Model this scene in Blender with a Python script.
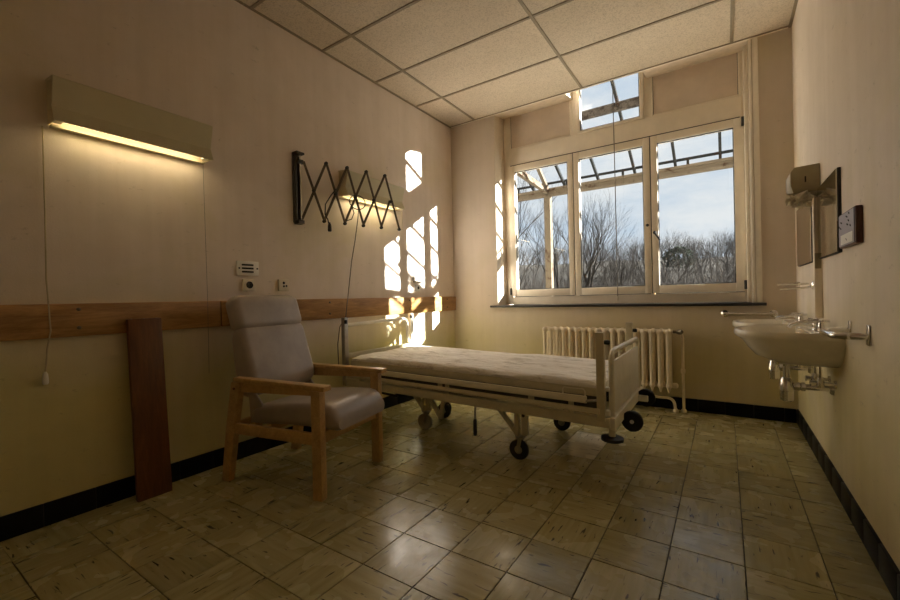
import bpy, bmesh, math, random
from mathutils import Vector, Matrix, noise as mnoise

scene = bpy.context.scene
COL = scene.collection
for o in list(bpy.data.objects):
    bpy.data.objects.remove(o)

# ------------------------------------------------------------------ camera
CX, CY, CZ = 2.7744, -4.262, 1.064
YAW, PITCH, ROLL = 0.5876, -0.0052, -0.0234
cam_d = bpy.data.cameras.new('camera')
cam_d.sensor_width = 36.0
cam_d.lens = 412.69 / 900 * 36.0
cam_d.clip_start = 0.02
cam_d.clip_end = 500
cam = bpy.data.objects.new('camera', cam_d)
COL.objects.link(cam)
_f = Vector((-math.sin(YAW) * math.cos(PITCH), math.cos(YAW) * math.cos(PITCH), math.sin(PITCH)))
_r = Vector((math.cos(YAW), math.sin(YAW), 0))
_u = _r.cross(_f)
_r2 = math.cos(ROLL) * _r + math.sin(ROLL) * _u
_u2 = -math.sin(ROLL) * _r + math.cos(ROLL) * _u
cam.matrix_world = Matrix(((_r2.x, _u2.x, -_f.x, CX), (_r2.y, _u2.y, -_f.y, CY), (_r2.z, _u2.z, -_f.z, CZ), (0, 0, 0, 1)))
scene.camera = cam

# ------------------------------------------------------------------ exposure
vs = scene.view_settings
vs.view_transform = 'Standard'
vs.look = 'None'
vs.gamma = 1.0
vs.exposure = 0.75
vs.use_curve_mapping = False
scene.cycles.max_bounces = 14
scene.cycles.diffuse_bounces = 12
scene.cycles.transparent_max_bounces = 16
scene.cycles.use_denoising = True
scene.cycles.use_guiding = True
scene.cycles.use_surface_guiding = True
scene.cycles.guiding_training_samples = 64
scene.cycles.use_adaptive_sampling = False
scene.cycles.sample_clamp_indirect = 0.0
scene.cycles.caustics_reflective = False
scene.cycles.caustics_refractive = False

# ------------------------------------------------------------------ sky and sun
SKY = 0.56
SUN = 28.0
world = bpy.data.worlds.new('sky')
scene.world = world
world.use_nodes = True
wt = world.node_tree
wt.nodes.clear()
w_out = wt.nodes.new('ShaderNodeOutputWorld')
w_bg = wt.nodes.new('ShaderNodeBackground')
w_bg.inputs['Strength'].default_value = SKY
w_tc = wt.nodes.new('ShaderNodeTexCoord')
w_map = wt.nodes.new('ShaderNodeMapping')
w_map.inputs['Scale'].default_value = (2.2, 2.2, 5.5)
w_n = wt.nodes.new('ShaderNodeTexNoise')
w_n.inputs['Scale'].default_value = 1.6
w_n.inputs['Detail'].default_value = 7
w_n.inputs['Roughness'].default_value = 0.62
w_cr = wt.nodes.new('ShaderNodeValToRGB')
w_cr.color_ramp.elements[0].position = 0.36
w_cr.color_ramp.elements[0].color = (0.60, 0.74, 0.90, 1)
w_cr.color_ramp.elements[1].position = 0.62
w_cr.color_ramp.elements[1].color = (0.95, 0.98, 1.0, 1)
wt.links.new(w_tc.outputs['Generated'], w_map.inputs['Vector'])
wt.links.new(w_map.outputs['Vector'], w_n.inputs['Vector'])
wt.links.new(w_n.outputs['Fac'], w_cr.inputs['Fac'])
wt.links.new(w_cr.outputs['Color'], w_bg.inputs['Color'])
wt.links.new(w_bg.outputs['Background'], w_out.inputs['Surface'])

sun_d = bpy.data.lights.new('sun', 'SUN')
sun_d.energy = SUN
sun_d.angle = math.radians(0.6)
sun_d.color = (1.0, 0.95, 0.87)
sun = bpy.data.objects.new('sun', sun_d)
COL.objects.link(sun)
SUN_TO = Vector((1.0, 0.555, 0.350)).normalized()
sun.rotation_euler = SUN_TO.to_track_quat('Z', 'Y').to_euler()
sun.location = (12, 8, 6)

# ------------------------------------------------------------------ room size
W, H = 3.249, 3.148
YB = -5.45            # wall behind the camera
TS = 0.256            # floor tile pitch
R = random.Random(7)


# ------------------------------------------------------------------ mesh helpers
class MB:
    def __init__(self):
        self.v = []
        self.f = []

    def add(self, verts, faces):
        b = len(self.v)
        self.v += [Vector(p) for p in verts]
        self.f += [tuple(i + b for i in fc) for fc in faces]
        return self

    def box(self, x0, x1, y0, y1, z0, z1):
        x0, x1 = min(x0, x1), max(x0, x1)
        y0, y1 = min(y0, y1), max(y0, y1)
        z0, z1 = min(z0, z1), max(z0, z1)
        return self.add([(x0, y0, z0), (x1, y0, z0), (x1, y1, z0), (x0, y1, z0), (x0, y0, z1), (x1, y0, z1), (x1, y1, z1), (x0, y1, z1)],
                        [(0, 3, 2, 1), (4, 5, 6, 7), (0, 1, 5, 4), (1, 2, 6, 5), (2, 3, 7, 6), (3, 0, 4, 7)])

    def bar(self, a, b, w, h, up=(0, 0, 1)):
        """rectangular bar from a to b; w across, h along up"""
        a, b = Vector(a), Vector(b)
        d = (b - a).normalized()
        upv = Vector(up)
        s = d.cross(upv)
        if s.length < 1e-5:
            s = d.cross(Vector((1, 0, 0)))
        s.normalize()
        t = s.cross(d).normalized()
        s *= w / 2
        t *= h / 2
        return self.add([a - s - t, a + s - t, a + s + t, a - s + t, b - s - t, b + s - t, b + s + t, b - s + t],
                        [(0, 3, 2, 1), (4, 5, 6, 7), (0, 1, 5, 4), (1, 2, 6, 5), (2, 3, 7, 6), (3, 0, 4, 7)][::1])

    def tube(self, pts, r, n=10, cap=True):
        pts = [Vector(p) for p in pts]
        rad = r if isinstance(r, (list, tuple)) else [r] * len(pts)
        rings = []
        t0 = (pts[1] - pts[0]).normalized()
        ref = Vector((0, 0, 1)) if abs(t0.z) < 0.9 else Vector((1, 0, 0))
        s = t0.cross(ref).normalized()
        for i, p in enumerate(pts):
            if i == 0:
                t = pts[1] - pts[0]
            elif i == len(pts) - 1:
                t = pts[-1] - pts[-2]
            else:
                t = (pts[i + 1] - p).normalized() + (p - pts[i - 1]).normalized()
            t.normalize()
            s = (s - t * s.dot(t))
            if s.length < 1e-6:
                s = t.orthogonal()
            s.normalize()
            q = t.cross(s)
            rings.append([p + (s * math.cos(k * 2 * math.pi / n) + q * math.sin(k * 2 * math.pi / n)) * rad[i] for k in range(n)])
        return self.loft(rings, cap)

    def loft(self, rings, cap=True):
        b = len(self.v)
        n = len(rings[0])
        for rg in rings:
            self.v += [Vector(p) for p in rg]
        for i in range(len(rings) - 1):
            for k in range(n):
                self.f.append((b + i * n + k, b + i * n + (k + 1) % n, b + (i + 1) * n + (k + 1) % n, b + (i + 1) * n + k))
        if cap:
            self.f.append(tuple(b + k for k in range(n))[::-1])
            self.f.append(tuple(b + (len(rings) - 1) * n + k for k in range(n)))
        return self

    def lathe(self, prof, c, axis='Z', n=20):
        """prof: list of (radius, height along axis)"""
        c = Vector(c)
        ax = {'X': Vector((1, 0, 0)), 'Y': Vector((0, 1, 0)), 'Z': Vector((0, 0, 1))}[axis] if isinstance(axis, str) else Vector(axis).normalized()
        s = ax.orthogonal().normalized()
        q = ax.cross(s)
        rings = [[c + ax * h + (s * math.cos(k * 2 * math.pi / n) + q * math.sin(k * 2 * math.pi / n)) * max(r, 1e-4) for k in range(n)] for r, h in prof]
        return self.loft(rings, True)

    def prism(self, poly, axis, a, b):
        """2-D polygon extruded along an axis; poly coords are the other two axes in order"""
        def P(p, t):
            return {'X': (t, p[0], p[1]), 'Y': (p[0], t, p[1]), 'Z': (p[0], p[1], t)}[axis]
        return self.loft([[P(p, a) for p in poly], [P(p, b) for p in poly]], True)

    def grid(self, nu, nv, fn):
        b = len(self.v)
        for j in range(nv + 1):
            for i in range(nu + 1):
                self.v.append(Vector(fn(i / nu, j / nv)))
        for j in range(nv):
            for i in range(nu):
                k = b + j * (nu + 1) + i
                self.f.append((k, k + 1, k + nu + 2, k + nu + 1))
        return self

    def mesh(self, name, bevel=0.0, seg=2, smooth=35.0, offset=None, recalc=True, subsurf=0):
        me = bpy.data.meshes.new(name)
        off = Vector(offset) if offset is not None else Vector((0, 0, 0))
        me.from_pydata([tuple(p - off) for p in self.v], [], self.f)
        bm = bmesh.new()
        bm.from_mesh(me)
        if recalc:
            bmesh.ops.recalc_face_normals(bm, faces=bm.faces)
        if bevel > 0:
            es = [e for e in bm.edges if len(e.link_faces) == 2 and e.calc_face_angle(0) > math.radians(30)]
            bmesh.ops.bevel(bm, geom=es, offset=bevel, segments=seg, profile=0.5, affect='EDGES', clamp_overlap=True)
        if subsurf:
            bmesh.ops.subdivide_edges(bm, edges=bm.edges, cuts=subsurf, use_grid_fill=True, smooth=1.0)
        if smooth:
            lim = math.radians(smooth)
            for f in bm.faces:
                f.smooth = True
            for e in bm.edges:
                if len(e.link_faces) == 2 and e.calc_face_angle(0) > lim:
                    e.smooth = False
        bm.to_mesh(me)
        bm.free()
        me.update()
        return me


LOC = {}


def thing(name, label, cat, loc=(0, 0, 0), rotz=0.0, group=None):
    o = bpy.data.objects.new(name, None)
    COL.objects.link(o)
    o.empty_display_size = 0.1
    o.location = loc
    o.rotation_euler = (0, 0, rotz)
    o['label'] = label
    o['category'] = cat
    if group:
        o['group'] = group
    LOC[o.name] = Vector(loc)
    return o


def tag(o, label, cat, group=None):
    o['label'] = label
    o['category'] = cat
    if group:
        o['group'] = group
    return o


def obj(name, mb, mat, parent=None, bevel=0.0, seg=2, smooth=35.0, local=False, label=None, kind=None, recalc=True):
    """links ONE mesh object; vertices are world coordinates unless local"""
    off = None
    root = parent
    if parent is not None and not local:
        while root.parent is not None:
            root = root.parent
        off = LOC.get(root.name)
    me = mb.mesh(name, bevel, seg, smooth, off, recalc)
    me.materials.append(mat)
    o = bpy.data.objects.new(name, me)
    COL.objects.link(o)
    if parent is not None:
        o.parent = parent
    if label:
        o['label'] = label
    if kind:
        o['kind'] = kind
    return o


def link_copy(src, parent, loc, rot=None):
    c = bpy.data.objects.new(src.name.split('.')[0], src.data)
    COL.objects.link(c)
    c.parent = parent
    c.location = loc
    if rot:
        c.rotation_euler = rot
    return c


def arc(c, r, a0, a1, n, ux, uy):
    c, ux, uy = Vector(c), Vector(ux), Vector(uy)
    return [c + ux * (r * math.cos(a0 + (a1 - a0) * i / n)) + uy * (r * math.sin(a0 + (a1 - a0) * i / n)) for i in range(n + 1)]


# ------------------------------------------------------------------ material helpers
def new_mat(name):
    m = bpy.data.materials.new(name)
    m.use_nodes = True
    nt = m.node_tree
    b = nt.nodes['Principled BSDF']
    return m, nt, b


def N(nt, typ, **kw):
    n = nt.nodes.new(typ)
    for k, v in kw.items():
        if k in n.inputs:
            n.inputs[k].default_value = v
        else:
            setattr(n, k, v)
    return n


def ramp(nt, fac, stops):
    r = nt.nodes.new('ShaderNodeValToRGB')
    el = r.color_ramp.elements
    while len(el) < len(stops):
        el.new(0.5)
    for e, (p, c) in zip(el, stops):
        e.position = p
        e.color = (*c, 1) if len(c) == 3 else c
    nt.links.new(fac, r.inputs['Fac'])
    return r.outputs['Color']


def mixc(nt, fac, a, b, mode='MIX'):
    m = nt.nodes.new('ShaderNodeMix')
    m.data_type = 'RGBA'
    m.blend_type = mode
    if hasattr(fac, 'links') or hasattr(fac, 'is_linked'):
        nt.links.new(fac, m.inputs[0])
    else:
        m.inputs[0].default_value = fac
    for s, v in ((m.inputs[6], a), (m.inputs[7], b)):
        if hasattr(v, 'is_linked'):
            nt.links.new(v, s)
        else:
            s.default_value = (*v, 1)
    return m.outputs[2]


def bump(nt, b, height, strength=0.3, dist=0.01):
    bp = nt.nodes.new('ShaderNodeBump')
    bp.inputs['Strength'].default_value = strength
    bp.inputs['Distance'].default_value = dist
    nt.links.new(height, bp.inputs['Height'])
    nt.links.new(bp.outputs['Normal'], b.inputs['Normal'])


def coords(nt, kind='Object', scale=(1, 1, 1), rot=(0, 0, 0)):
    tc = nt.nodes.new('ShaderNodeTexCoord')
    mp = nt.nodes.new('ShaderNodeMapping')
    mp.inputs['Scale'].default_value = scale
    mp.inputs['Rotation'].default_value = rot
    nt.links.new(tc.outputs[kind], mp.inputs['Vector'])
    return mp.outputs['Vector']


def noise(nt, vec, scale, detail=4, rough=0.55, dist=0.0):
    n = nt.nodes.new('ShaderNodeTexNoise')
    n.inputs['Scale'].default_value = scale
    n.inputs['Detail'].default_value = detail
    n.inputs['Roughness'].default_value = rough
    n.inputs['Distortion'].default_value = dist
    nt.links.new(vec, n.inputs['Vector'])
    return n.outputs['Fac']


def simple(name, col, rough=0.5, metal=0.0, var=0.12, vscale=14.0, bumps=0.0, bscale=60.0, spec=None):
    m, nt, b = new_mat(name)
    v = coords(nt)
    n = noise(nt, v, vscale, 5, 0.6)
    lo = tuple(c * (1 - var) for c in col)
    hi = tuple(min(1, c * (1 + var)) for c in col)
    nt.links.new(ramp(nt, n, [(0.3, lo), (0.7, hi)]), b.inputs['Base Color'])
    b.inputs['Roughness'].default_value = rough
    b.inputs['Metallic'].default_value = metal
    if spec is not None:
        b.inputs['Specular IOR Level'].default_value = spec
    if bumps:
        bump(nt, b, noise(nt, v, bscale, 3), bumps, 0.004)
    return m


def wall_mat(name, base, patch_col, low=0.55):
    m, nt, b = new_mat(name)
    v = coords(nt)
    sep = nt.nodes.new('ShaderNodeSeparateXYZ')
    nt.links.new(v, sep.inputs[0])
    big = noise(nt, v, 0.9, 4, 0.6, 0.4)
    mid = noise(nt, v, 5.0, 6, 0.62)
    # noise patches of a yellower colour, thicker below rail height
    zr = N(nt, 'ShaderNodeMapRange')
    zr.inputs['From Min'].default_value = 1.05
    zr.inputs['From Max'].default_value = 0.55
    zr.inputs['To Min'].default_value = 0.0
    zr.inputs['To Max'].default_value = low
    nt.links.new(sep.outputs['Z'], zr.inputs['Value'])
    add = N(nt, 'ShaderNodeMath', operation='ADD')
    nt.links.new(big, add.inputs[0])
    nt.links.new(zr.outputs[0], add.inputs[1])
    mask = ramp(nt, add.outputs[0], [(0.52, (0, 0, 0)), (0.98, (1, 1, 1))])
    c1 = mixc(nt, mask, base, patch_col)
    c2 = mixc(nt, 0.35, c1, ramp(nt, mid, [(0.3, (0.80, 0.78, 0.74)), (0.7, (1, 1, 1))]), 'MULTIPLY')
    # vertical runs
    vs_ = noise(nt, coords(nt, scale=(7, 7, 0.35)), 1.4, 4, 0.6)
    c3 = mixc(nt, 0.13, c2, ramp(nt, vs_, [(0.35, (0.62, 0.58, 0.46)), (0.6, (1, 1, 1))]), 'MULTIPLY')
    # scattered scuffs
    sc = noise(nt, coords(nt, scale=(1, 1.2, 2.6)), 9.0, 8, 0.75)
    sm = ramp(nt, sc, [(0.61, (0, 0, 0)), (0.72, (1, 1, 1))])
    c4 = mixc(nt, sm, c3, (0.17, 0.14, 0.09))
    fac = nt.nodes.new('ShaderNodeMix')
    fac.data_type = 'RGBA'
    fac.inputs[0].default_value = 0.5
    nt.links.new(c3, fac.inputs[6])
    nt.links.new(c4, fac.inputs[7])
    nt.links.new(fac.outputs[2], b.inputs['Base Color'])
    b.inputs['Roughness'].default_value = 0.62
    fine = noise(nt, v, 130, 3, 0.6)
    bump(nt, b, fine, 0.35, 0.003)
    return m


def wood(name, dark, light, scale=(1, 1, 1), rough=0.42):
    m, nt, b = new_mat(name)
    v = coords(nt, scale=scale)
    n1 = noise(nt, v, 3.0, 6, 0.65, 1.2)
    n2 = noise(nt, v, 22.0, 4, 0.6, 0.3)
    c = ramp(nt, n1, [(0.28, dark), (0.5, tuple((a + b_) / 2 for a, b_ in zip(dark, light))), (0.72, light)])
    c = mixc(nt, 0.35, c, ramp(nt, n2, [(0.35, (0.55, 0.5, 0.45)), (0.65, (1, 1, 1))]), 'MULTIPLY')
    nt.links.new(c, b.inputs['Base Color'])
    b.inputs['Roughness'].default_value = rough
    bump(nt, b, n2, 0.12, 0.003)
    return m


def tile_mat(name, lo, hi, streak):
    m, nt, b = new_mat(name)
    oi = nt.nodes.new('ShaderNodeObjectInfo')
    tc = nt.nodes.new('ShaderNodeTexCoord')
    vm = N(nt, 'ShaderNodeVectorMath', operation='ADD')
    sc = N(nt, 'ShaderNodeVectorMath', operation='SCALE')
    sc.inputs[0].default_value = (37, 91, 53)
    nt.links.new(oi.outputs['Random'], sc.inputs['Scale'])
    nt.links.new(tc.outputs['Object'], vm.inputs[0])
    nt.links.new(sc.outputs[0], vm.inputs[1])
    mp = N(nt, 'ShaderNodeMapping')
    mp.inputs['Scale'].default_value = (3.5, 42.0, 1)
    nt.links.new(vm.outputs[0], mp.inputs['Vector'])
    n1 = noise(nt, mp.outputs[0], 1.0, 2, 0.5, 0.2)
    mp2 = N(nt, 'ShaderNodeMapping')
    mp2.inputs['Scale'].default_value = (11.0, 62.0, 1)
    nt.links.new(vm.outputs[0], mp2.inputs['Vector'])
    n2 = noise(nt, mp2.outputs[0], 1.0, 2, 0.5, 0.3)
    base = ramp(nt, n1, [(0.3, lo), (0.7, hi)])
    st = ramp(nt, n2, [(0.645, (0, 0, 0)), (0.70, (1, 1, 1))])
    c = mixc(nt, st, base, streak)
    tint = ramp(nt, oi.outputs['Random'], [(0.0, (0.80, 0.80, 0.78)), (0.5, (0.95, 0.94, 0.9)), (1.0, (1.08, 1.08, 1.08))])
    c = mixc(nt, 0.8, c, tint, 'MULTIPLY')
    blot = noise(nt, vm.outputs[0], 6, 2, 0.5)
    c = mixc(nt, 0.18, c, ramp(nt, blot, [(0.30, (0.66, 0.64, 0.58)), (0.70, (1, 1, 1))]), 'MULTIPLY')
    nt.links.new(c, b.inputs['Base Color'])
    rr = ramp(nt, noise(nt, vm.outputs[0], 7, 2, 0.5), [(0.3, (0.15, 0.15, 0.15)), (0.75, (0.36, 0.36, 0.36))])
    nt.links.new(rr, b.inputs['Roughness'])
    bump(nt, b, noise(nt, vm.outputs[0], 7, 2, 0.5), 0.10, 0.004)
    return m


def glow(name, col, strength):
    m, nt, b = new_mat(name)
    b.inputs['Base Color'].default_value = (0.9, 0.88, 0.8, 1)
    b.inputs['Emission Color'].default_value = (*col, 1)
    b.inputs['Emission Strength'].default_value = strength
    return m


M = {}
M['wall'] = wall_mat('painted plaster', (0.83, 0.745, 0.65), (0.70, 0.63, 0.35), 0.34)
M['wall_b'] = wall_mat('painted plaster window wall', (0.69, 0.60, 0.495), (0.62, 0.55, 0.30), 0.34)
M['wall_l'] = wall_mat('painted plaster patchy', (0.88, 0.785, 0.71), (0.70, 0.64, 0.31), 0.44)
M['soffit'] = simple('soffit paint', (0.74, 0.64, 0.50), 0.6)
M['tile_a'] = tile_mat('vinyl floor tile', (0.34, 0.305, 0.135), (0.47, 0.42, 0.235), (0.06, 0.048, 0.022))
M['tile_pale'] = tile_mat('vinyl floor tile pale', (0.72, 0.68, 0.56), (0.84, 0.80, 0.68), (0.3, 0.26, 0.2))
M['joint'] = simple('floor joint', (0.035, 0.028, 0.016), 0.8)
M['grid'] = simple('ceiling grid', (0.30, 0.245, 0.165), 0.5)
M['black_tile'] = simple('black glazed tile', (0.006, 0.006, 0.007), 0.45, var=0.3, spec=0.2)
M['grout'] = simple('grout', (0.07, 0.065, 0.05), 0.8)
M['frame'] = simple('window paint', (0.86, 0.79, 0.67), 0.45, var=0.06, vscale=6)
M['panel'] = simple('panel paint', (0.70, 0.60, 0.50), 0.55, var=0.07, vscale=6)
M['gasket'] = simple('gasket', (0.03, 0.028, 0.025), 0.6)
M['sill'] = simple('dark stone', (0.018, 0.017, 0.018), 0.35)
M['rail_wood'] = wood('rail wood', (0.27, 0.125, 0.034), (0.60, 0.345, 0.115), (9, 0.9, 7), 0.4)
M['plank_wood'] = wood('dark reddish wood', (0.10, 0.034, 0.010), (0.24, 0.090, 0.024), (8, 8, 0.8), 0.4)
M['chair_wood'] = wood('beech', (0.46, 0.285, 0.11), (0.68, 0.46, 0.20), (7, 7, 7), 0.35)
M['vinyl'] = simple('taupe vinyl', (0.38, 0.33, 0.29), 0.36, var=0.16, vscale=5, bumps=0.12, bscale=160)
M['chrome'] = simple('chrome', (0.82, 0.80, 0.77), 0.14, 1.0, 0.08)
M['porcelain'] = simple('porcelain', (0.82, 0.78, 0.66), 0.14, 0, 0.05)
M['bed_paint'] = simple('bed enamel', (0.62, 0.575, 0.42), 0.36, 0, 0.08)
M['bed_light'] = simple('bed light enamel', (0.80, 0.76, 0.63), 0.36, 0, 0.06)
M['bed_panel'] = simple('grey laminate', (0.85, 0.84, 0.80), 0.4, 0, 0.06)
M['steel'] = simple('steel', (0.42, 0.40, 0.36), 0.32, 0.85, 0.12)
M['rubber'] = simple('black rubber', (0.012, 0.012, 0.012), 0.5, 0, 0.2)
M['black_metal'] = simple('dark painted metal', (0.03, 0.027, 0.022), 0.4, 0.3, 0.3)
M['dark_steel'] = simple('dull dark steel', (0.10, 0.095, 0.085), 0.4, 0.3, 0.25)
M['grey_rubber'] = simple('grey rubber', (0.38, 0.35, 0.28), 0.5)
M['bronze'] = simple('scissor strip', (0.10, 0.072, 0.040), 0.42, 0.4, 0.3)
M['lamp_body'] = simple('lamp enamel', (0.64, 0.585, 0.39), 0.42, 0, 0.05, 5)
M['plate_white'] = simple('white plastic', (0.86, 0.84, 0.78), 0.4, 0, 0.04)
M['plate_cream'] = simple('cream plastic', (0.70, 0.63, 0.49), 0.4, 0, 0.05)
M['dark'] = simple('dark hole', (0.015, 0.013, 0.01), 0.7)
M['cord_cream'] = simple('cream cord', (0.55, 0.47, 0.30), 0.6)
M['cord_grey'] = simple('grey cord', (0.16, 0.14, 0.11), 0.6)
M['radiator'] = simple('radiator enamel', (0.85, 0.76, 0.60), 0.38, 0, 0.08)
M['dispenser'] = simple('dispenser enamel', (0.37, 0.32, 0.19), 0.4, 0, 0.07)
M['paper'] = simple('paper', (0.66, 0.60, 0.47), 0.8, 0, 0.08)
M['mirror'] = simple('mirror', (0.60, 0.57, 0.50), 0.06, 1.0, 0.06, 4)
M['sign_face'] = simple('sign face', (0.38, 0.36, 0.42), 0.5, 0, 0.1)
M['sign_edge'] = simple('sign edge', (0.085, 0.032, 0.022), 0.5)
M['conduit'] = simple('conduit cover', (0.88, 0.80, 0.66), 0.5, 0, 0.05)
M['brass'] = simple('bolt', (0.18, 0.15, 0.10), 0.4, 0.7)
M['tube'] = glow('fluorescent tube', (1.0, 0.80, 0.46), 4.0)
M['tube_dim'] = glow('fluorescent tube small lamp', (1.0, 0.82, 0.48), 4.0)


def ceiling_mat():
    m, nt, b = new_mat('mineral ceiling tile')
    oi = nt.nodes.new('ShaderNodeObjectInfo')
    v = coords(nt)
    n = noise(nt, v, 95, 3, 0.7)
    n2 = noise(nt, v, 2.2, 4, 0.6)
    c = ramp(nt, n, [(0.32, (0.52, 0.45, 0.35)), (0.52, (0.76, 0.67, 0.54))])
    c = mixc(nt, 0.4, c, ramp(nt, n2, [(0.3, (0.78, 0.76, 0.72)), (0.7, (1, 1, 1))]), 'MULTIPLY')
    c = mixc(nt, 0.5, c, ramp(nt, oi.outputs['Random'], [(0, (0.9, 0.88, 0.85)), (1, (1, 1, 1))]), 'MULTIPLY')
    nt.links.new(c, b.inputs['Base Color'])
    b.inputs['Roughness'].default_value = 0.85
    bump(nt, b, n, 0.5, 0.004)
    return m


M['ceiling'] = ceiling_mat()


def glass_mat():
    m, nt, b = new_mat('window glass')
    out = nt.nodes['Material Output']
    tr = N(nt, 'ShaderNodeBsdfTransparent')
    tr.inputs['Color'].default_value = (0.97, 0.98, 0.98, 1)
    gl = N(nt, 'ShaderNodeBsdfGlossy')
    gl.inputs['Roughness'].default_value = 0.02
    mx = N(nt, 'ShaderNodeMixShader')
    mx.inputs[0].default_value = 0.04
    nt.links.new(tr.outputs[0], mx.inputs[1])
    nt.links.new(gl.outputs[0], mx.inputs[2])
    nt.links.new(mx.outputs[0], out.inputs['Surface'])
    return m


M['glass'] = glass_mat()


def sheet_mat():
    m, nt, b = new_mat('old sheet')
    v = coords(nt)
    n = noise(nt, coords(nt, scale=(1.0, 2.6, 1)), 5, 6, 0.65, 0.6)
    c = ramp(nt, n, [(0.33, (0.55, 0.51, 0.45)), (0.47, (0.86, 0.83, 0.78)), (0.7, (0.94, 0.92, 0.89))])  # darker streaks put crease shade into the sheet colour
    nt.links.new(c, b.inputs['Base Color'])
    b.inputs['Roughness'].default_value = 0.85
    bump(nt, b, noise(nt, coords(nt, scale=(1.2, 5, 1)), 7, 3, 0.6, 0.8), 0.8, 0.02)
    return m


M['sheet'] = sheet_mat()


def rust_mat(name, paint, rust, thr):
    m, nt, b = new_mat(name)
    v = coords(nt)
    n = noise(nt, v, 9, 7, 0.7)
    c = ramp(nt, n, [(thr, paint), (thr + 0.06, rust)])
    nt.links.new(c, b.inputs['Base Color'])
    b.inputs['Roughness'].default_value = 0.9
    b.inputs['Specular IOR Level'].default_value = 0.05
    return m


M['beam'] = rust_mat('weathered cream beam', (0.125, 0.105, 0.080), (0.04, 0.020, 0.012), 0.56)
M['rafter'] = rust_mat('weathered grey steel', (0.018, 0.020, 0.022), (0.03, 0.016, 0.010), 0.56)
M['purlin'] = rust_mat('mottled purlin', (0.07, 0.062, 0.055), (0.018, 0.014, 0.013), 0.50)
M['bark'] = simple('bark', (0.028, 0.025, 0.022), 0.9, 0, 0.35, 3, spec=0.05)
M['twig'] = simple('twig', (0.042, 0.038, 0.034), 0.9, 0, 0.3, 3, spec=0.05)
M['far_twig'] = simple('far twig', (0.085, 0.077, 0.070), 0.9, 0, 0.3, 1, spec=0.05)  # paler than the near twigs: distance haze put into the colour
M['bounce_terrace'] = simple('pale concrete paving', (0.62, 0.59, 0.53), 0.85, 0, 0.12, 2)
M['ground'] = simple('winter ground', (0.030, 0.026, 0.018), 0.95, 0, 0.4, 0.35)
M['evergreen'] = simple('evergreen', (0.030, 0.050, 0.030), 0.9, 0, 0.4, 6)
M['facade'] = simple('outer render', (0.5, 0.47, 0.42), 0.8)

# ================================================================== structure
# ---- floor with single tiles
floor = obj('floor', MB().box(-0.3, W + 0.3, YB - 0.3, 0.38, -0.3, -0.006), M['joint'])
floor['kind'] = 'structure'
FX, FY = 2.8223, -2.322
g = 0.0018
col_lines = [0.0] + [FX + k * TS for k in range(-10, 2)] + [W]
row_lines = [0.0]
k = 9
while True:
    y = FY + k * TS
    if y < -0.03:
        if y <= YB:
            break
        row_lines.append(y)
    k -= 1
row_lines.append(YB)
tile_cache = {}
for i in range(len(col_lines) - 1):
    for j in range(len(row_lines) - 1):
        x0, x1 = col_lines[i] + g, col_lines[i + 1] - g
        y1, y0 = row_lines[j] - g, row_lines[j + 1] + g
        sx, sy = x1 - x0, y1 - y0
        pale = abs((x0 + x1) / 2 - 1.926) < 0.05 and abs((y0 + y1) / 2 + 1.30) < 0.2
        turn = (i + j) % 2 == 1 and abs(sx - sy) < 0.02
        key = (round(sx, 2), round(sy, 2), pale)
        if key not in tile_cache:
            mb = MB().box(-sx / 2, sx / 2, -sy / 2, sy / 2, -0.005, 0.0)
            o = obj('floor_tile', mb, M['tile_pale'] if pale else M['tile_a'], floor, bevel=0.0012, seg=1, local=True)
            tile_cache[key] = o
        else:
            o = link_copy(tile_cache[key], floor, (0, 0, 0))
        o.location = ((x0 + x1) / 2, (y0 + y1) / 2, R.uniform(-0.0006, 0.0004))
        o.rotation_euler = (R.uniform(-0.0015, 0.0015), R.uniform(-0.0015, 0.0015), math.pi / 2 if turn else 0)

# ---- walls
wl = obj('wall_left', MB().box(-0.3, 0, YB - 0.3, 0, 0, 3.75), M['wall_l'], smooth=0)
wl['kind'] = 'structure'
wr = obj('wall_right', MB().box(W, W + 0.3, YB - 0.3, 0, 0, 3.75), M['wall'], smooth=0)
wr['kind'] = 'structure'
wf = obj('wall_front', MB().box(0, W, YB - 0.3, YB, 0, 3.75), M['wall'], smooth=0)
wf['kind'] = 'structure'
RX0, RX1 = 0.600, 2.968       # window recess
SZ = 0.955                    # top of the wall below the sill
WY = 0.25                     # window frame plane
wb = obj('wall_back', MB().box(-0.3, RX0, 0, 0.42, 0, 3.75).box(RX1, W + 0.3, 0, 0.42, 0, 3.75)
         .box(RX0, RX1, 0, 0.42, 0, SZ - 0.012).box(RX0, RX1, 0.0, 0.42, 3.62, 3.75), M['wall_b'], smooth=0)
wb['kind'] = 'structure'
# lower plinth of the building outside
# ---- ceiling: slab, single tiles, bars of the grid
ceil = obj('ceiling', MB().box(-0.3, W + 0.3, YB - 0.3, 0.0, H + 0.03, 3.75), M['soffit'], smooth=0)
ceil['kind'] = 'structure'
cxl = [0.0, 0.356, 1.606, 2.856, W]
cyl = [-0.022]
y = -0.698
while y > YB:
    cyl.append(y)
    y -= 0.625
cyl.append(YB)
ct_cache = {}
for i in range(4):
    for j in range(len(cyl) - 1):
        x0, x1, y1, y0 = cxl[i], cxl[i + 1], cyl[j], cyl[j + 1]
        key = (round(x1 - x0, 3), round(y1 - y0, 3))
        if key not in ct_cache:
            sx, sy = x1 - x0, y1 - y0
            o = obj('ceiling_tile', MB().box(-sx / 2, sx / 2, -sy / 2, sy / 2, 0.004, 0.02), M['ceiling'], ceil, local=True, smooth=0)
            ct_cache[key] = o
        else:
            o = link_copy(ct_cache[key], ceil, (0, 0, 0))
        o.location = ((x0 + x1) / 2, (y0 + y1) / 2, H)
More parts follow.
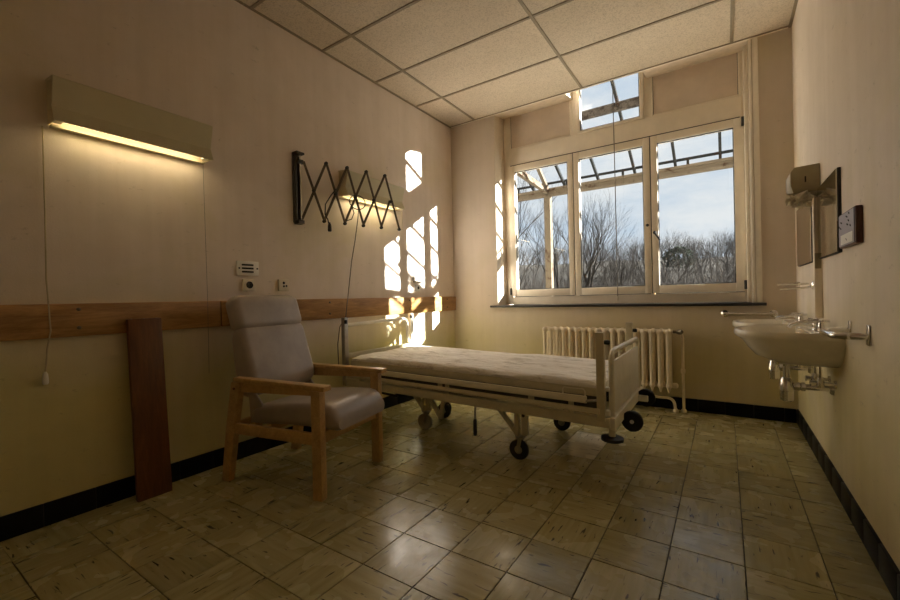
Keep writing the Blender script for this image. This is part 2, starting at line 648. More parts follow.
for x in cxl[1:-1]:
    obj('grid_bar', MB().box(x - 0.012, x + 0.012, YB, -0.022, H - 0.003, H + 0.006), M['grid'], ceil, bevel=0.0015, seg=1)
for y in cyl[1:-1]:
    for i in range(4):
        a = cxl[i] + (0.012 if i else 0.0)
        b_ = cxl[i + 1] - (0.012 if i < 3 else 0.0)
        obj('grid_bar', MB().box(a, b_, y - 0.012, y + 0.012, H - 0.003, H + 0.006), M['grid'], ceil, bevel=0.0015, seg=1)
obj('edge_angle', MB().box(0, 0.02, YB, 0, H - 0.002, H + 0.008), M['grid'], ceil)
obj('edge_angle', MB().box(W - 0.02, W, YB, 0, H - 0.002, H + 0.008), M['grid'], ceil)
obj('edge_angle', MB().box(0.02, W - 0.02, -0.022, 0.0, H - 0.002, H + 0.03), M['frame'], ceil)
obj('shadow_strip', MB().box(0.02, W - 0.02, -0.032, -0.022, H - 0.003, H + 0.008), M['grid'], ceil)  # dark bar added to draw the shadow line along the ceiling edge
# boards closing the ceiling void on both sides of the tilting top light
obj('soffit_board', MB().add([(RX0, 0, H), (1.435, 0, H), (1.435, 0.262, 3.19), (RX0, 0.262, 3.19), (RX0, 0, 3.45), (1.435, 0, 3.45), (1.435, 0.262, 3.45), (RX0, 0.262, 3.45)],
    [(0, 3, 2, 1), (4, 5, 6, 7), (0, 1, 5, 4), (1, 2, 6, 5), (2, 3, 7, 6), (3, 0, 4, 7)]), M['soffit'], wb, smooth=0)
obj('soffit_board', MB().add([(2.165, 0, H), (RX1, 0, H), (RX1, 0.262, 3.19), (2.165, 0.262, 3.19), (2.165, 0, 3.45), (RX1, 0, 3.45), (RX1, 0.262, 3.45), (2.165, 0.262, 3.45)],
    [(0, 3, 2, 1), (4, 5, 6, 7), (0, 1, 5, 4), (1, 2, 6, 5), (2, 3, 7, 6), (3, 0, 4, 7)]), M['soffit'], wb, smooth=0)

# ---- baseboards of black tiles
BH = 0.112


def baseboard(name, n0, n1, fixed, axis, sign, phase):
    if axis == 'Y':
        b = obj(name, MB().box(fixed, fixed + sign * 0.008, n0, n1, 0.001, BH - 0.002), M['grout'])
    else:
        b = obj(name, MB().box(n0, n1, fixed, fixed + sign * 0.008, 0.001, BH - 0.002), M['grout'])
    b['kind'] = 'structure'
    t = phase
    while t > n0:
        t -= 0.2
    cache = {}
    while t < n1:
        a, c = max(t, n0) + 0.0015, min(t + 0.2, n1) - 0.0015
        t += 0.2
        if c - a < 0.01:
            continue
        key = round(c - a, 3)
        mid = (a + c) / 2
        if axis == 'Y':
            if key not in cache:
                cache[key] = o = obj('skirting_tile', MB().box(0, sign * 0.014, -(c - a) / 2, (c - a) / 2, 0.001, BH), M['black_tile'], b, bevel=0.003, local=True)
            else:
                o = link_copy(cache[key], b, (0, 0, 0))
            o.location = (fixed, mid, 0)
        else:
            if key not in cache:
                cache[key] = o = obj('skirting_tile', MB().box(-(c - a) / 2, (c - a) / 2, 0, sign * 0.014, 0.001, BH), M['black_tile'], b, bevel=0.003, local=True)
            else:
                o = link_copy(cache[key], b, (0, 0, 0))
            o.location = (mid, fixed, 0)
    return b


baseboard('baseboard_left', YB, 0.0, 0.0, 'Y', 1, -3.706)
baseboard('baseboard_right', YB, 0.0, W, 'Y', -1, -3.706)
baseboard('baseboard_back', 0.015, W - 0.015, 0.0, 'X', -1, 2.96)

# ---- window
win = bpy.data.objects.new('window_1', None)
COL.objects.link(win)
win['kind'] = 'structure'
win['label'] = 'cream painted three-casement window with tilting top light'
Y0, Y1 = WY, WY + 0.07
ZF0, ZF1 = 0.968, 3.50
XS = [RX0, 1.425, 2.182, RX1]
fr = MB()
fr.box(RX0, 0.665, Y0, Y1, ZF0, ZF1).box(2.925, RX1, Y0, Y1, ZF0, ZF1)
fr.box(0.665, 2.925, Y0, Y1, ZF0, 1.055)
fr.box(0.665, 2.925, Y0 - 0.01, Y1, 2.612, 2.795)
fr.box(0.665, 2.925, Y0, Y1, 3.44, ZF1)
fr.box(1.405, 1.445, Y0, Y1, 1.055, 2.612).box(2.165, 2.20, Y0, Y1, 1.055, 2.612)
fr.box(1.415, 1.470, Y0, Y1, 2.795, 3.44).box(2.140, 2.195, Y0, Y1, 2.795, 3.44)
obj('frame', fr, M['frame'], win, bevel=0.004)
obj('gap_shade_strip', MB().box(0.68, 2.91, Y0 - 0.013, Y0 - 0.002, 2.604, 2.612), M['gasket'], win)  # dark strip drawing the shade in the gap above the casements


def casement(x0, x1, z0, z1, gx0, gx1, gz0, gz1):
    s = MB()
    ya, yb = WY - 0.022, WY + 0.045
    s.box(x0, gx0, ya, yb, z0, z1).box(gx1, x1, ya, yb, z0, z1)
    s.box(gx0, gx1, ya, yb, z0, gz0).box(gx0, gx1, ya, yb, gz1, z1)
    o = obj('casement', s, M['frame'], win, bevel=0.004)
    b = MB()
    t = 0.007
    yg = ya + 0.012
    b.box(gx0, gx0 + t, yg, yg + 0.02, gz0, gz1).box(gx1 - t, gx1, yg, yg + 0.02, gz0, gz1)
    b.box(gx0 + t, gx1 - t, yg, yg + 0.02, gz0, gz0 + t).box(gx0 + t, gx1 - t, yg, yg + 0.02, gz1 - t, gz1)
    obj('glazing_bead', b, M['gasket'], o)
    obj('pane', MB().box(gx0, gx1, WY + 0.012, WY + 0.016, gz0, gz1), M['glass'], o, smooth=0)
    return o


c1 = casement(0.655, 1.418, 1.060, 2.602, 0.735, 1.362, 1.138, 2.528)
c2 = casement(1.428, 2.178, 1.060, 2.602, 1.488, 2.118, 1.138, 2.528)
c3 = casement(2.188, 2.938, 1.060, 2.602, 2.246, 2.862, 1.138, 2.528)
tl = casement(1.474, 2.136, 2.799, 3.436, 1.512, 2.098, 2.825, 3.40)
for x in (2.20, 2.93):
    obj('hinge', MB().lathe([(0.008, -0.04), (0.011, -0.038), (0.011, 0.038), (0.008, 0.04)], (x if x > 2.5 else 0.662, WY - 0.03, 1.12), 'Z', 10), M['gasket'], c3 if x > 2.5 else c1)
obj('hinge', MB().lathe([(0.008, -0.04), (0.011, -0.038), (0.011, 0.038), (0.008, 0.04)], (2.93, WY - 0.03, 2.56), 'Z', 10), M['gasket'], c3)
hp = obj('handle', MB().lathe([(0.016, 0.0), (0.017, -0.012), (0.012, -0.03)], (2.214, WY - 0.022, 1.655), 'Y', 14)
         .tube([(2.214, WY - 0.05, 1.665), (2.216, WY - 0.058, 1.65), (2.262, WY - 0.062, 1.572)], [0.010, 0.010, 0.007], 8), M['black_metal'], c3)
obj('handle', MB().lathe([(0.013, 0.0), (0.014, -0.014), (0.008, -0.026)], (2.150, WY - 0.022, 1.735), 'Y', 12), M['black_metal'], c2)
# closed side panels beside the top light
for (a, b_) in ((0.665, 1.415), (2.195, 2.925)):
    p = obj('side_panel', MB().box(a, b_, WY + 0.012, WY + 0.03, 2.795, 3.44), M['panel'], win)
    obj('panel_bead', MB().box(a, a + 0.022, WY - 0.002, WY + 0.012, 2.795, 3.2).box(b_ - 0.022, b_, WY - 0.002, WY + 0.012, 2.795, 3.2)
        .box(a + 0.022, b_ - 0.022, WY - 0.002, WY + 0.012, 2.795, 2.817), M['frame'], p, bevel=0.003)
    gz = WY + 0.0105
    obj('panel_dark_line', MB().box(a + 0.022, a + 0.0255, gz, gz + 0.002, 2.817, 3.2).box(a + 0.0255, b_ - 0.0255, gz, gz + 0.002, 2.817, 2.8205).box(b_ - 0.0255, b_ - 0.022, gz, gz + 0.002, 2.817, 3.2), M['gasket'], p)  # thin dark strip laid along the bead as an outline
for x in (1.423, 2.183):
    obj('gap_shade_strip', MB().box(x - 0.005, x + 0.005, Y0 - 0.004, Y0 + 0.001, 1.062, 2.60), M['gasket'], win)  # dark strips drawing the shade in the gaps between casements
# trim strips at the recess edges
t1 = obj('trim_1', MB().box(2.972, 2.988, -0.014, 0.0, 0.968, H - 0.002).box(2.994, 3.032, -0.018, 0.0, 0.968, H - 0.002), M['frame'], bevel=0.003)
t1['kind'] = 'structure'
t2 = obj('trim_2', MB().box(2.940, 2.966, 0.10, WY, 0.968, 3.16), M['frame'], bevel=0.003)
t2['kind'] = 'structure'
sl = obj('window_sill', MB().box(0.512, 3.058, -0.036, 0.0, SZ - 0.014, SZ + 0.010).box(RX0 + .001, RX1 - .001, 0.0, 0.26, SZ - 0.012, SZ + 0.010), M['sill'], win, bevel=0.003)

# ================================================================== things on the left wall
# ---- wooden bumper rail
rail = thing('wall_rail', 'long varnished wooden rail bolted along the lamp wall', 'rail', (0, -2.7, 0.91))
obj('board', MB().box(0.0, 0.028, -5.4, -2.846, 0.912, 1.080), M['rail_wood'], rail, bevel=0.006)
obj('board', MB().box(0.0, 0.028, -2.842, -0.003, 0.912, 1.080), M['rail_wood'], rail, bevel=0.006)
for y in (-4.6, -3.56, -2.80, -1.95, -0.9, -0.2):
    for z in ((1.050, 0.956) if y != -2.80 else (1.058,)):
        obj('bolt', MB().lathe([(0.009, 0.0), (0.009, 0.004), (0.004, 0.007)], (0.028, y, z), 'X', 10), M['brass'], rail)

# ---- loose upright board standing against the rail
pl = thing('wooden_plank', 'dark reddish wooden plank standing upright on the floor against the rail', 'plank', (0.11, -3.27, 0))
pk = MB()
ring = lambda z, x0, x1, y0, y1: [(x0, y0, z), (x1, y0, z), (x1, y1, z), (x0, y1, z)]
pk.loft([ring(0.0, 0.098, 0.132, -3.362, -3.196), ring(0.988, 0.036, 0.070, -3.366, -3.205)])
obj('board', pk, M['plank_wood'], pl, bevel=0.004)
for y in (-3.345, -3.285, -3.225):
    obj('nail', MB().lathe([(0.004, 0), (0.004, 0.004)], (0.0505, y, 0.986), 'Z', 8), M['steel'], pl)


# ---- wall lamps
def wall_lamp(label, ya, yb, tube_mat, power):
    t = thing('wall_lamp', label, 'lamp', (0, (ya + yb) / 2, 1.955))
    z0, z1 = 1.955, 2.190
    # folded sheet reflector, waisted front
    front = [(0.122, z1 - 0.020), (0.088, z0 + 0.080), (0.122, z0 + 0.006)]
    th = 0.004
    sec = [(0.0, z1), (0.112, z1 - 0.012)] + front + [(0.122 - th, z0 + 0.004), (0.088 - th, z0 + 0.081), (0.118 - th, z1 - 0.024), (0.0, z1 - 0.008)]
    b = MB().prism([(x, z) for x, z in sec], 'Y', ya, yb)
    obj('reflector', b, M['lamp_body'], t, smooth=12)
    for yy in (ya, yb - 0.004):
        obj('end_plate', MB().prism([(0.0, z0 + 0.012), (0.0, z1 - 0.008), (0.113, z1 - 0.022), (0.083, z0 + 0.081), (0.116, z0 + 0.008)], 'Y', yy + (0.004 if yy == ya else -0.004), yy + (0.008 if yy == ya else 0.0)), M['lamp_body'], t, smooth=0)
    obj('lower_lip', MB().box(0.0, 0.034, ya + 0.01, yb - 0.01, z0, z0 + 0.010), M['lamp_body'], t, smooth=0)
    tb = obj('fluorescent_tube', MB().lathe([(0.013, ya + 0.045), (0.013, yb - 0.045)], (0.066, 0, z0 + 0.035), 'Y', 14), tube_mat, t)
    for yy in (ya + 0.026, yb - 0.026):
        obj('socket', MB().box(0.048, 0.084, yy - 0.016, yy + 0.016, z0 + 0.012, z0 + 0.075), M['plate_white'], t, bevel=0.003)
    ld = bpy.data.lights.new('lamp_light', 'AREA')
    ld.shape = 'RECTANGLE'
    ld.size = 0.05
    ld.size_y = (yb - ya) - 0.12
    ld.energy = power
    ld.color = (1.0, 0.80, 0.46)
    lo = bpy.data.objects.new('lamp_light', ld)
    COL.objects.link(lo)
    lo.parent = t
    lo.location = (0.066, 0, 0.016)
    return t


lamp1 = wall_lamp('long cream wall lamp with lit tube above the plank, pull cord at its end', -3.655, -2.915, M['tube'], 0.28)
pc = [(0.012, -3.672, 1.95), (0.012, -3.672, 1.55), (0.020, -3.676, 1.20), (0.036, -3.674, 1.085), (0.036, -3.672, 1.02), (0.034, -3.668, 0.95), (0.030, -3.682, 0.86), (0.026, -3.690, 0.745)]
cd = obj('pull_cord', MB().tube(pc, 0.0032, 6), M['cord_cream'], lamp1)
obj('pull_knob', MB().lathe([(0.004, 0.062), (0.010, 0.050), (0.0115, 0.028), (0.0125, 0.008), (0.009, 0.0)], (0.026, -3.690, 0.690), 'Z', 12), M['plate_white'], cd)
obj('string', MB().tube([(0.02, -2.93, 1.96), (0.033, -2.93, 1.08), (0.028, -2.93, 0.62)], 0.0011, 5), M['cord_grey'], lamp1)
lamp2 = wall_lamp('cream wall lamp with lit tube behind the scissor arm near the window', -1.80, -1.055, M['tube_dim'], 0.60)

cable = obj('bed_cable', MB().tube([(0.070, -1.640, 1.97), (0.078, -1.645, 1.88), (0.080, -1.657, 1.79), (0.080, -1.70, 1.58), (0.080, -1.745, 1.40), (0.085, -1.80, 1.10), (0.09, -1.835, 0.93), (0.085, -1.90, 0.84), (0.085, -1.925, 0.70), (0.09, -1.925, 0.46)], 0.0042, 6), M['cord_grey'])
tag(cable, 'thin dark cable hanging from the small wall lamp to the bed head', 'cable')

# ---- scissor arm
sa = thing('scissor_arm', 'black extending scissor wall arm unfolded in front of the small lamp', 'scissor arm', (0.0, -2.24, 1.68))
br = obj('mount_plate', MB().box(0.0, 0.014, -2.262, -2.212, 1.675, 2.220).box(0.014, 0.040, -2.256, -2.246, 1.70, 2.19).box(0.014, 0.040, -2.228, -2.218, 1.70, 2.19), M['dark_steel'], sa, bevel=0.002)
obj('top_bracket', MB().box(0.0, 0.062, -2.262, -2.190, 2.205, 2.222), M['black_metal'], sa, bevel=0.003)
obj('slider', MB().box(0.012, 0.058, -2.25, -2.20, 2.13, 2.165), M['black_metal'], sa, bevel=0.003)
obj('bottom_bracket', MB().box(0.0, 0.058, -2.255, -2.200, 1.665, 1.695), M['black_metal'], sa, bevel=0.003)
obj('slide_rod', MB().tube([(0.046, -2.222, 1.68), (0.046, -2.222, 2.20)], 0.006, 10), M['chrome'], sa)
ad = Vector((math.sin(math.radians(14.8)), math.cos(math.radians(14.8)), 0))
an = Vector((ad.y, -ad.x, 0))
P0 = Vector((0.05, -2.2, 0))
ZT, ZBm = 2.178, 1.706


def sp(s, z, o=0.0):
    return P0 + ad * s + an * o + Vector((0, 0, z))


tops = [0.004, 0.193, 0.379, 0.562, 0.752]
bots = [-0.012, 0.166, 0.348, 0.522, 0.703, 0.893]
zt = lambda s: ZT - (0.022 if s < 0.05 else 0.0)
strips = []
for i in range(5):                      # falling strips: top i -> bottom i+1
    strips.append((sp(tops[i], zt(tops[i]), 0.006), sp(bots[i + 1], ZBm, 0.006)))
for i in range(4):                      # rising strips: bottom i -> top i+1
    strips.append((sp(bots[i], ZBm, -0.006), sp(tops[i + 1], ZT, -0.006)))
mid_s = (0.752 + 0.893) / 2
strips.append((sp(bots[4], ZBm, -0.006), sp(mid_s - 0.02, (ZT + ZBm) / 2 + 0.02, -0.006)))
for a, b_ in strips:
    obj('strip', MB().bar(a, b_, 0.006, 0.020, up=tuple(an.cross((b_ - a).normalized()))), M['bronze'], sa, bevel=0.0015, seg=1)
piv = [sp(s, ZT) for s in tops[1:]] + [sp(s, ZBm) for s in bots[1:]]
for i in range(4):
    piv.append(sp((tops[i] + bots[i + 1]) / 2, (ZT + ZBm) / 2))
piv.append(sp(mid_s - 0.015, (ZT + ZBm) / 2 + 0.01))
for p in piv:
    obj('rivet', MB().lathe([(0.012, -0.012), (0.014, -0.009), (0.014, 0.009), (0.012, 0.012)], p, tuple(an), 10), M['black_metal'], sa)
obj('link', MB().bar((0.045, -2.222, 2.156), sp(0.004, 2.156), 0.012, 0.018), M['bronze'], sa)
obj('link', MB().bar((0.045, -2.222, 1.688), sp(-0.012, ZBm - 0.008), 0.012, 0.018), M['bronze'], sa)
obj('end_holder', MB().tube([sp(0.86, 1.88), sp(0.93, 1.88), sp(0.93, 1.71), sp(0.89, 1.70)], 0.004, 6), M['chrome'], sa)
wire = [sp(0.27, 1.98, 0.015), sp(0.22, 1.92, 0.02), sp(0.17, 1.84, 0.02), sp(0.165, 1.76, 0.02), sp(0.19, 1.72, 0.015), sp(0.197, 1.69, 0.012)]
cb = obj('lamp_lead', MB().tube(wire, 0.005, 7), M['black_metal'], sa)
obj('plug', MB().lathe([(0.012, 0.0), (0.016, 0.01), (0.014, 0.05), (0.006, 0.075)], sp(0.205, 1.625, 0.012), 'Z', 10), M['black_metal'], cb)
loop = [sp(0.46 + 0.075 * math.cos(a), 1.895 + 0.06 * math.sin(a), 0.018) for a in [x * math.pi / 8 for x in range(0, 17)]]
obj('lamp_lead', MB().tube(loop, 0.0042, 6), M['black_metal'], sa)
obj('lamp_lead', MB().tube([sp(0.40, 1.87, 0.018), sp(0.425, 1.80, 0.018), sp(0.40, 1.745, 0.018), sp(0.36, 1.73, 0.018)], 0.0042, 6), M['black_metal'], sa)

# ---- plates and sockets
cp = thing('call_panel', 'white wall plate with three dark slots above a socket', 'wall plate', (0, -2.643, 1.252))
obj('plate', MB().box(0, 0.014, -2.722, -2.564, 1.252, 1.352), M['plate_white'], cp, bevel=0.004)
for z in (1.278, 1.302, 1.326):
    obj('slot', MB().box(0.0135, 0.0155, -2.690, -2.605, z - 0.006, z + 0.006), M['dark'], cp, bevel=0.001)
for y in (-2.708, -2.578):
    obj('screw', MB().lathe([(0.006, 0), (0.006, 0.004)], (0.0135, y, 1.302), 'X', 10), M['dark'], cp)
s1 = thing('wall_socket', 'cream square socket with round recess under the slotted plate', 'socket', (0, -2.644, 1.145))
obj('plate', MB().box(0, 0.020, -2.685, -2.603, 1.145, 1.227), M['plate_cream'], s1, bevel=0.004)
obj('round_recess', MB().lathe([(0.024, 0.0), (0.024, 0.002), (0.019, 0.002), (0.019, 0.0005)], (0.0195, -2.640, 1.186), 'X', 20), M['dark'], s1)
obj('contact', MB().lathe([(0.004, 0), (0.004, 0.003)], (0.0205, -2.650, 1.186), 'X', 8), M['steel'], s1)
s2 = thing('phone_socket', 'cream square socket with three dark holes above the chair back', 'socket', (0, -2.37, 1.145))
obj('plate', MB().box(0, 0.020, -2.412, -2.328, 1.145, 1.232), M['plate_cream'], s2, bevel=0.004)
for y, z, r_ in ((-2.372, 1.205, 0.010), (-2.372, 1.180, 0.008), (-2.350, 1.182, 0.008)):
    obj('hole', MB().lathe([(r_, 0), (r_, 0.002)], (0.0195, y, z), 'X', 12), M['dark'], s2)
s3 = thing('wall_socket', 'small cream socket under the clip holder beside the window wall', 'socket', (0, -0.735, 1.145))
obj('plate', MB().box(0, 0.018, -0.770, -0.700, 1.145, 1.215), M['plate_white'], s3, bevel=0.004)
obj('round_recess', MB().lathe([(0.016, 0.0), (0.016, 0.002)], (0.0175, -0.733, 1.180), 'X', 14), M['dark'], s3)
s4 = thing('clip_holder', 'small white angled wall holder above a socket beside the window wall', 'wall holder', (0, -0.73, 1.235))
obj('back_plate', MB().box(0, 0.010, -0.800, -0.782, 1.240, 1.345), M['steel'], s4, bevel=0.002)
obj('tray', MB().box(0.0, 0.030, -0.782, -0.655, 1.240, 1.252).box(0, 0.012, -0.782, -0.655, 1.285, 1.312), M['plate_white'], s4, bevel=0.002)

# ================================================================== armchair
CH = thing('armchair', 'wooden armchair with high taupe vinyl back and seat cushion', 'armchair', (0.951, -2.832, 0.0), math.radians(10.39))
# local: x forward, y to the far side; near side is y = 0
CWd = 0.586


def cpart(name, mb, mat, **kw):
    return obj(name, mb, mat, CH, local=True, **kw)


for yy in (0.0, CWd - 0.032):
    y0_, y1_ = yy - 0.016, yy + 0.028
    cpart('leg', MB().box(-0.028, 0.034, y0_, y1_, 0.0, 0.585), M['chair_wood'], bevel=0.004)
    q = lambda z, xc, w: [(xc - w, y0_, z), (xc + w, y0_, z), (xc + w, y1_, z), (xc - w, y1_, z)]
    cpart('leg', MB().loft([q(0.0, -0.695, 0.030), q(0.34, -0.640, 0.034), q(0.598, -0.590, 0.034)]), M['chair_wood'], bevel=0.004)
    cpart('armrest', MB().loft([[(-0.605, y0_ - 0.004, 0.600), (-0.605, y1_ + 0.004, 0.600), (-0.605, y1_ + 0.004, 0.626), (-0.605, y0_ - 0.004, 0.626)],
                                [(0.070, y0_ - 0.010, 0.585), (0.070, y1_ + 0.010, 0.585), (0.070, y1_ + 0.010, 0.613), (0.070, y0_ - 0.010, 0.613)]]), M['chair_wood'], bevel=0.006)
    cpart('arm_apron', MB().prism([(-0.560, 0.540), (-0.030, 0.555), (-0.030, 0.590), (-0.560, 0.602)], 'Y', yy - 0.006, yy + 0.020), M['chair_wood'], bevel=0.002)
    cpart('side_rail', MB().box(-0.640, -0.026, yy - 0.008, yy + 0.020, 0.290, 0.352), M['chair_wood'], bevel=0.003)
cpart('front_rail', MB().box(-0.022, 0.010, 0.028, CWd - 0.046, 0.290, 0.352), M['chair_wood'], bevel=0.003)
cpart('rear_rail', MB().box(-0.655, -0.625, 0.028, CWd - 0.046, 0.290, 0.352), M['chair_wood'], bevel=0.003)
cpart('cross_rail', MB().bar((-0.40, 0.0, 0.330), (-0.40, CWd - 0.02, 0.330), 0.03, 0.04), M['chair_wood'], bevel=0.002)
for yy in (-0.020, CWd - 0.004):
    cpart('dowel_cap', MB().lathe([(0.007, -0.003), (0.007, 0.003)], (-0.598, yy + 0.002, 0.560), 'Y', 10), M['plank_wood'])


def rounded_loft(path, normals, half_w, thick, rx=0.03, nseg=6, end_r=0.03, wid=None):
    """cushion: cross sections (rounded rectangles) swept along path; normals give the thickness direction"""
    rings = []
    m = len(path)
    for i, (p, nrm) in enumerate(zip(path, normals)):
        d = min(i, m - 1 - i) / 3.0
        s = 1.0 if d >= 1 else math.sqrt(max(0.0, 1 - (1 - d) ** 2))
        tk = thick[i] / 2 if isinstance(thick, list) else thick / 2
        hw = (wid[i] if wid else half_w)
        sh = max(0.25, s)
        hw2 = hw - end_r * (1 - sh)
        tk2 = tk * (0.35 + 0.65 * sh)
        ring_ = []
        rr = min(rx, tk2 * 0.95)
        for (cx_, cz_, a0) in ((hw2 - rr, tk2 - rr, 0), (-hw2 + rr, tk2 - rr, math.pi / 2), (-hw2 + rr, -tk2 + rr, math.pi), (hw2 - rr, -tk2 + rr, 1.5 * math.pi)):
            for k_ in range(nseg + 1):
                a = a0 + k_ * math.pi / 2 / nseg
                ring_.append((cx_ + rr * math.cos(a), cz_ + rr * math.sin(a)))
        p = Vector(p)
        nv = Vector(nrm)
        rings.append([p + Vector((0, 1, 0)) * u_ + nv * w_ for u_, w_ in ring_])
    return MB().loft(rings, True)


ymid = (CWd - 0.02) / 2 + 0.004
# seat: side profile from back to front, rounded front
sp_path, sp_n, sp_t = [], [], []
for i in range(22):
    t_ = i / 21
    x = -0.560 + t_ * 0.655
    zc = 0.388 + 0.038 * t_ + 0.014 * math.sin(math.pi * t_)
    if t_ > 0.85:
        zc -= 0.03 * ((t_ - 0.85) / 0.15) ** 2
    sp_path.append((x, ymid, zc))
    sp_n.append((-0.06, 0, 1))
    sp_t.append(0.112 + 0.030 * t_)
cpart('seat_cushion', rounded_loft(sp_path, sp_n, 0.250, sp_t, 0.045, 6, 0.03), M['vinyl'], smooth=60)


# backrest: lower pad and head pad, leaning back, with a seam between
def back_pad(z0, z1, xoff, hw0, hw1, th, n=16, extra=0.0):
    pth, nr, ww, tt = [], [], [], []
    for i in range(n):
        t_ = i / (n - 1)
        z = z0 + (z1 - z0) * t_
        x = -0.478 - (z - 0.40) * 0.305 + xoff
        ex = extra * (1 - t_)
        pth.append((x - ex / 2, ymid, z))
        nr.append(Vector((1, 0, 0.30)).normalized())
        ww.append(hw0 + (hw1 - hw0) * t_)
        tt.append(th + ex)
    return rounded_loft(pth, nr, hw0, tt, 0.04, 6, 0.045, ww)


bk = cpart('backrest', back_pad(0.500, 0.925, 0.0, 0.262, 0.262, 0.112, 18, 0.075), M['vinyl'], smooth=60)
hd = obj('head_pad', back_pad(0.885, 1.102, 0.004, 0.262, 0.262, 0.114, 14), M['vinyl'], bk, smooth=60, local=True)
for yy in (0.075, CWd - 0.10):
    cpart('back_stay', MB().bar((-0.500, yy, 0.30), (-0.665, yy, 0.90), 0.025, 0.03), M['chair_wood'], bevel=0.002)
for yy in (0.050, CWd - 0.075):
    cpart('side_gusset', MB().prism([(-0.545, 0.350), (-0.440, 0.350), (-0.455, 0.470), (-0.500, 0.520), (-0.560, 0.520)], 'Y', yy, yy + 0.012), M['vinyl'], bevel=0.002)

# ================================================================== hospital bed
BED = thing('hospital_bed', 'old cream enamel hospital bed with thin worn mattress and caster wheels', 'bed', (1.2, -1.42, 0.0))
BN, BF = -1.868, -0.985        # near and far side
tz = lambda x: -0.016 * (x - 1.2)


def bpart(name, mb, mat, parent=None, tilt=True, **kw):
    if tilt:
        for p in mb.v:
            p.z += tz(p.x)
    return obj(name, mb, mat, parent or BED, **kw)


for yy in (BN, BF):
    bpart('main_beam', MB().box(0.14, 2.235, yy - 0.022, yy + 0.022, 0.336, 0.394), M['bed_paint'], bevel=0.006)
bpart('cross_beam', MB().box(0.105, 0.14, BN - 0.02, BF + 0.02, 0.336, 0.398), M['bed_paint'], bevel=0.005)
bpart('cross_beam', MB().box(2.235, 2.262, BN - 0.022, BF + 0.022, 0.330, 0.398), M['bed_light'], bevel=0.005)
for x in (0.70, 1.25, 1.70):
    bpart('cross_beam', MB().box(x - 0.02, x + 0.02, BN + 0.022, BF - 0.022, 0.345, 0.385), M['bed_paint'], bevel=0.003)
# folded-down guard rails on both long sides
for yy, sg in ((BN, -1), (BF, 1)):
    o_ = yy + sg * 0.034
    bpart('guard_rail', MB().prism([(o_ - 0.007, 0.464), (o_ + 0.007, 0.464), (o_ + 0.009, 0.478), (o_ + 0.006, 0.506), (o_ - 0.006, 0.506), (o_ - 0.009, 0.478)], 'X', 0.17, 2.115), M['bed_light'], bevel=0.004)
    bpart('guard_rail', MB().prism([(o_ - 0.007, 0.412), (o_ + 0.007, 0.412), (o_ + 0.009, 0.424), (o_ + 0.006, 0.443), (o_ - 0.006, 0.443), (o_ - 0.009, 0.424)], 'X', 0.17, 2.185), M['bed_paint'], bevel=0.004)
    for x in (0.30, 1.15, 2.02):
        bpart('rail_hanger', MB().box(x - 0.015, x + 0.015, yy + sg * 0.012, yy + sg * 0.024, 0.39, 0.50), M['bed_paint'], bevel=0.002)
bpart('guard_rail_tip', MB().tube([(2.110, BN - 0.036, 0.478), (2.150, BN - 0.034, 0.484), (2.165, BN - 0.02, 0.484)], 0.008, 8), M['steel'])
bpart('mattress_platform', MB().box(0.17, 2.165, BN + 0.004, BF - 0.004, 0.500, 0.546), M['bed_paint'], bevel=0.004)
for yy, sg in ((BN, 1), (BF, -1)):
    bpart('rail_gap_shade', MB().box(0.19, 2.150, yy + sg * 0.040, yy + sg * 0.048, 0.394, 0.502), M['dark_steel'])  # dark plates added to give the gaps between guard rails their shade
for x in (0.45, 1.05, 1.75):
    for yy in (BN + 0.05, BF - 0.05):
        bpart('platform_stay', MB().box(x - 0.02, x + 0.02, yy - 0.012, yy + 0.012, 0.39, 0.487), M['bed_paint'])
# mattress retainer hoop at the foot end
for yy in (BN + 0.006, BF - 0.006):
    pts = [(1.965, yy, 0.487), (1.965, yy, 0.522)] + [(1.972, yy, 0.534), (2.085, yy, 0.534), (2.095, yy, 0.522), (2.095, yy, 0.487)]
    bpart('retainer_hoop', MB().tube(pts, 0.005, 8), M['bed_light'])


# mattress with a worn sheet: closed rounded slab with waves
def mattress():
    x0, x1, y0, y1 = 0.185, 2.164, BN + 0.004, BF - 0.004
    nx, ny = 90, 44
    mb = MB()
    zt_, zb_, rad = 0.582, 0.548, 0.018

    def top(u, v):
        x = x0 + (x1 - x0) * u
        y = y0 + (y1 - y0) * v
        ed = min((x - x0), (x1 - x), (y - y0), (y1 - y))
        dz = 0.0
        if ed < rad:
            dz = -(rad - math.sqrt(max(0, rad * rad - (rad - ed) ** 2)))
        w = mnoise.noise(Vector((x * 2.2, y * 7.5, 0.3))) * 0.009 + mnoise.noise(Vector((x * 5.0, y * 17.0, 5.3))) * 0.006
        w += 0.004 * math.sin(y * 38 + 1.6 * mnoise.noise(Vector((x * 2, y * 2, 1)))) * (0.5 + 0.5 * mnoise.noise(Vector((x * 1.2, y, 9))))
        return (x, y, zt_ + dz + w * min(1.0, ed / 0.02 + 0.25))
    mb.grid(nx, ny, top)
    # sides going down to a wavy hem
    ring_i = [i for i in range(nx + 1)] + [(j) * (nx + 1) + nx for j in range(1, ny + 1)] + [ny * (nx + 1) + i for i in range(nx - 1, -1, -1)] + [j * (nx + 1) for j in range(ny - 1, 0, -1)]
    b = len(mb.v)
    for k_, i in enumerate(ring_i):
        p = mb.v[i]
        mb.v.append(Vector((p.x, p.y, zb_ + 0.004 * mnoise.noise(Vector((p.x * 7, p.y * 7, 2))))))
    n = len(ring_i)
    for k_ in range(n):
        mb.f.append((ring_i[k_], b + k_, b + (k_ + 1) % n, ring_i[(k_ + 1) % n]))
    mb.f.append(tuple(range(b, b + n)))
    return mb


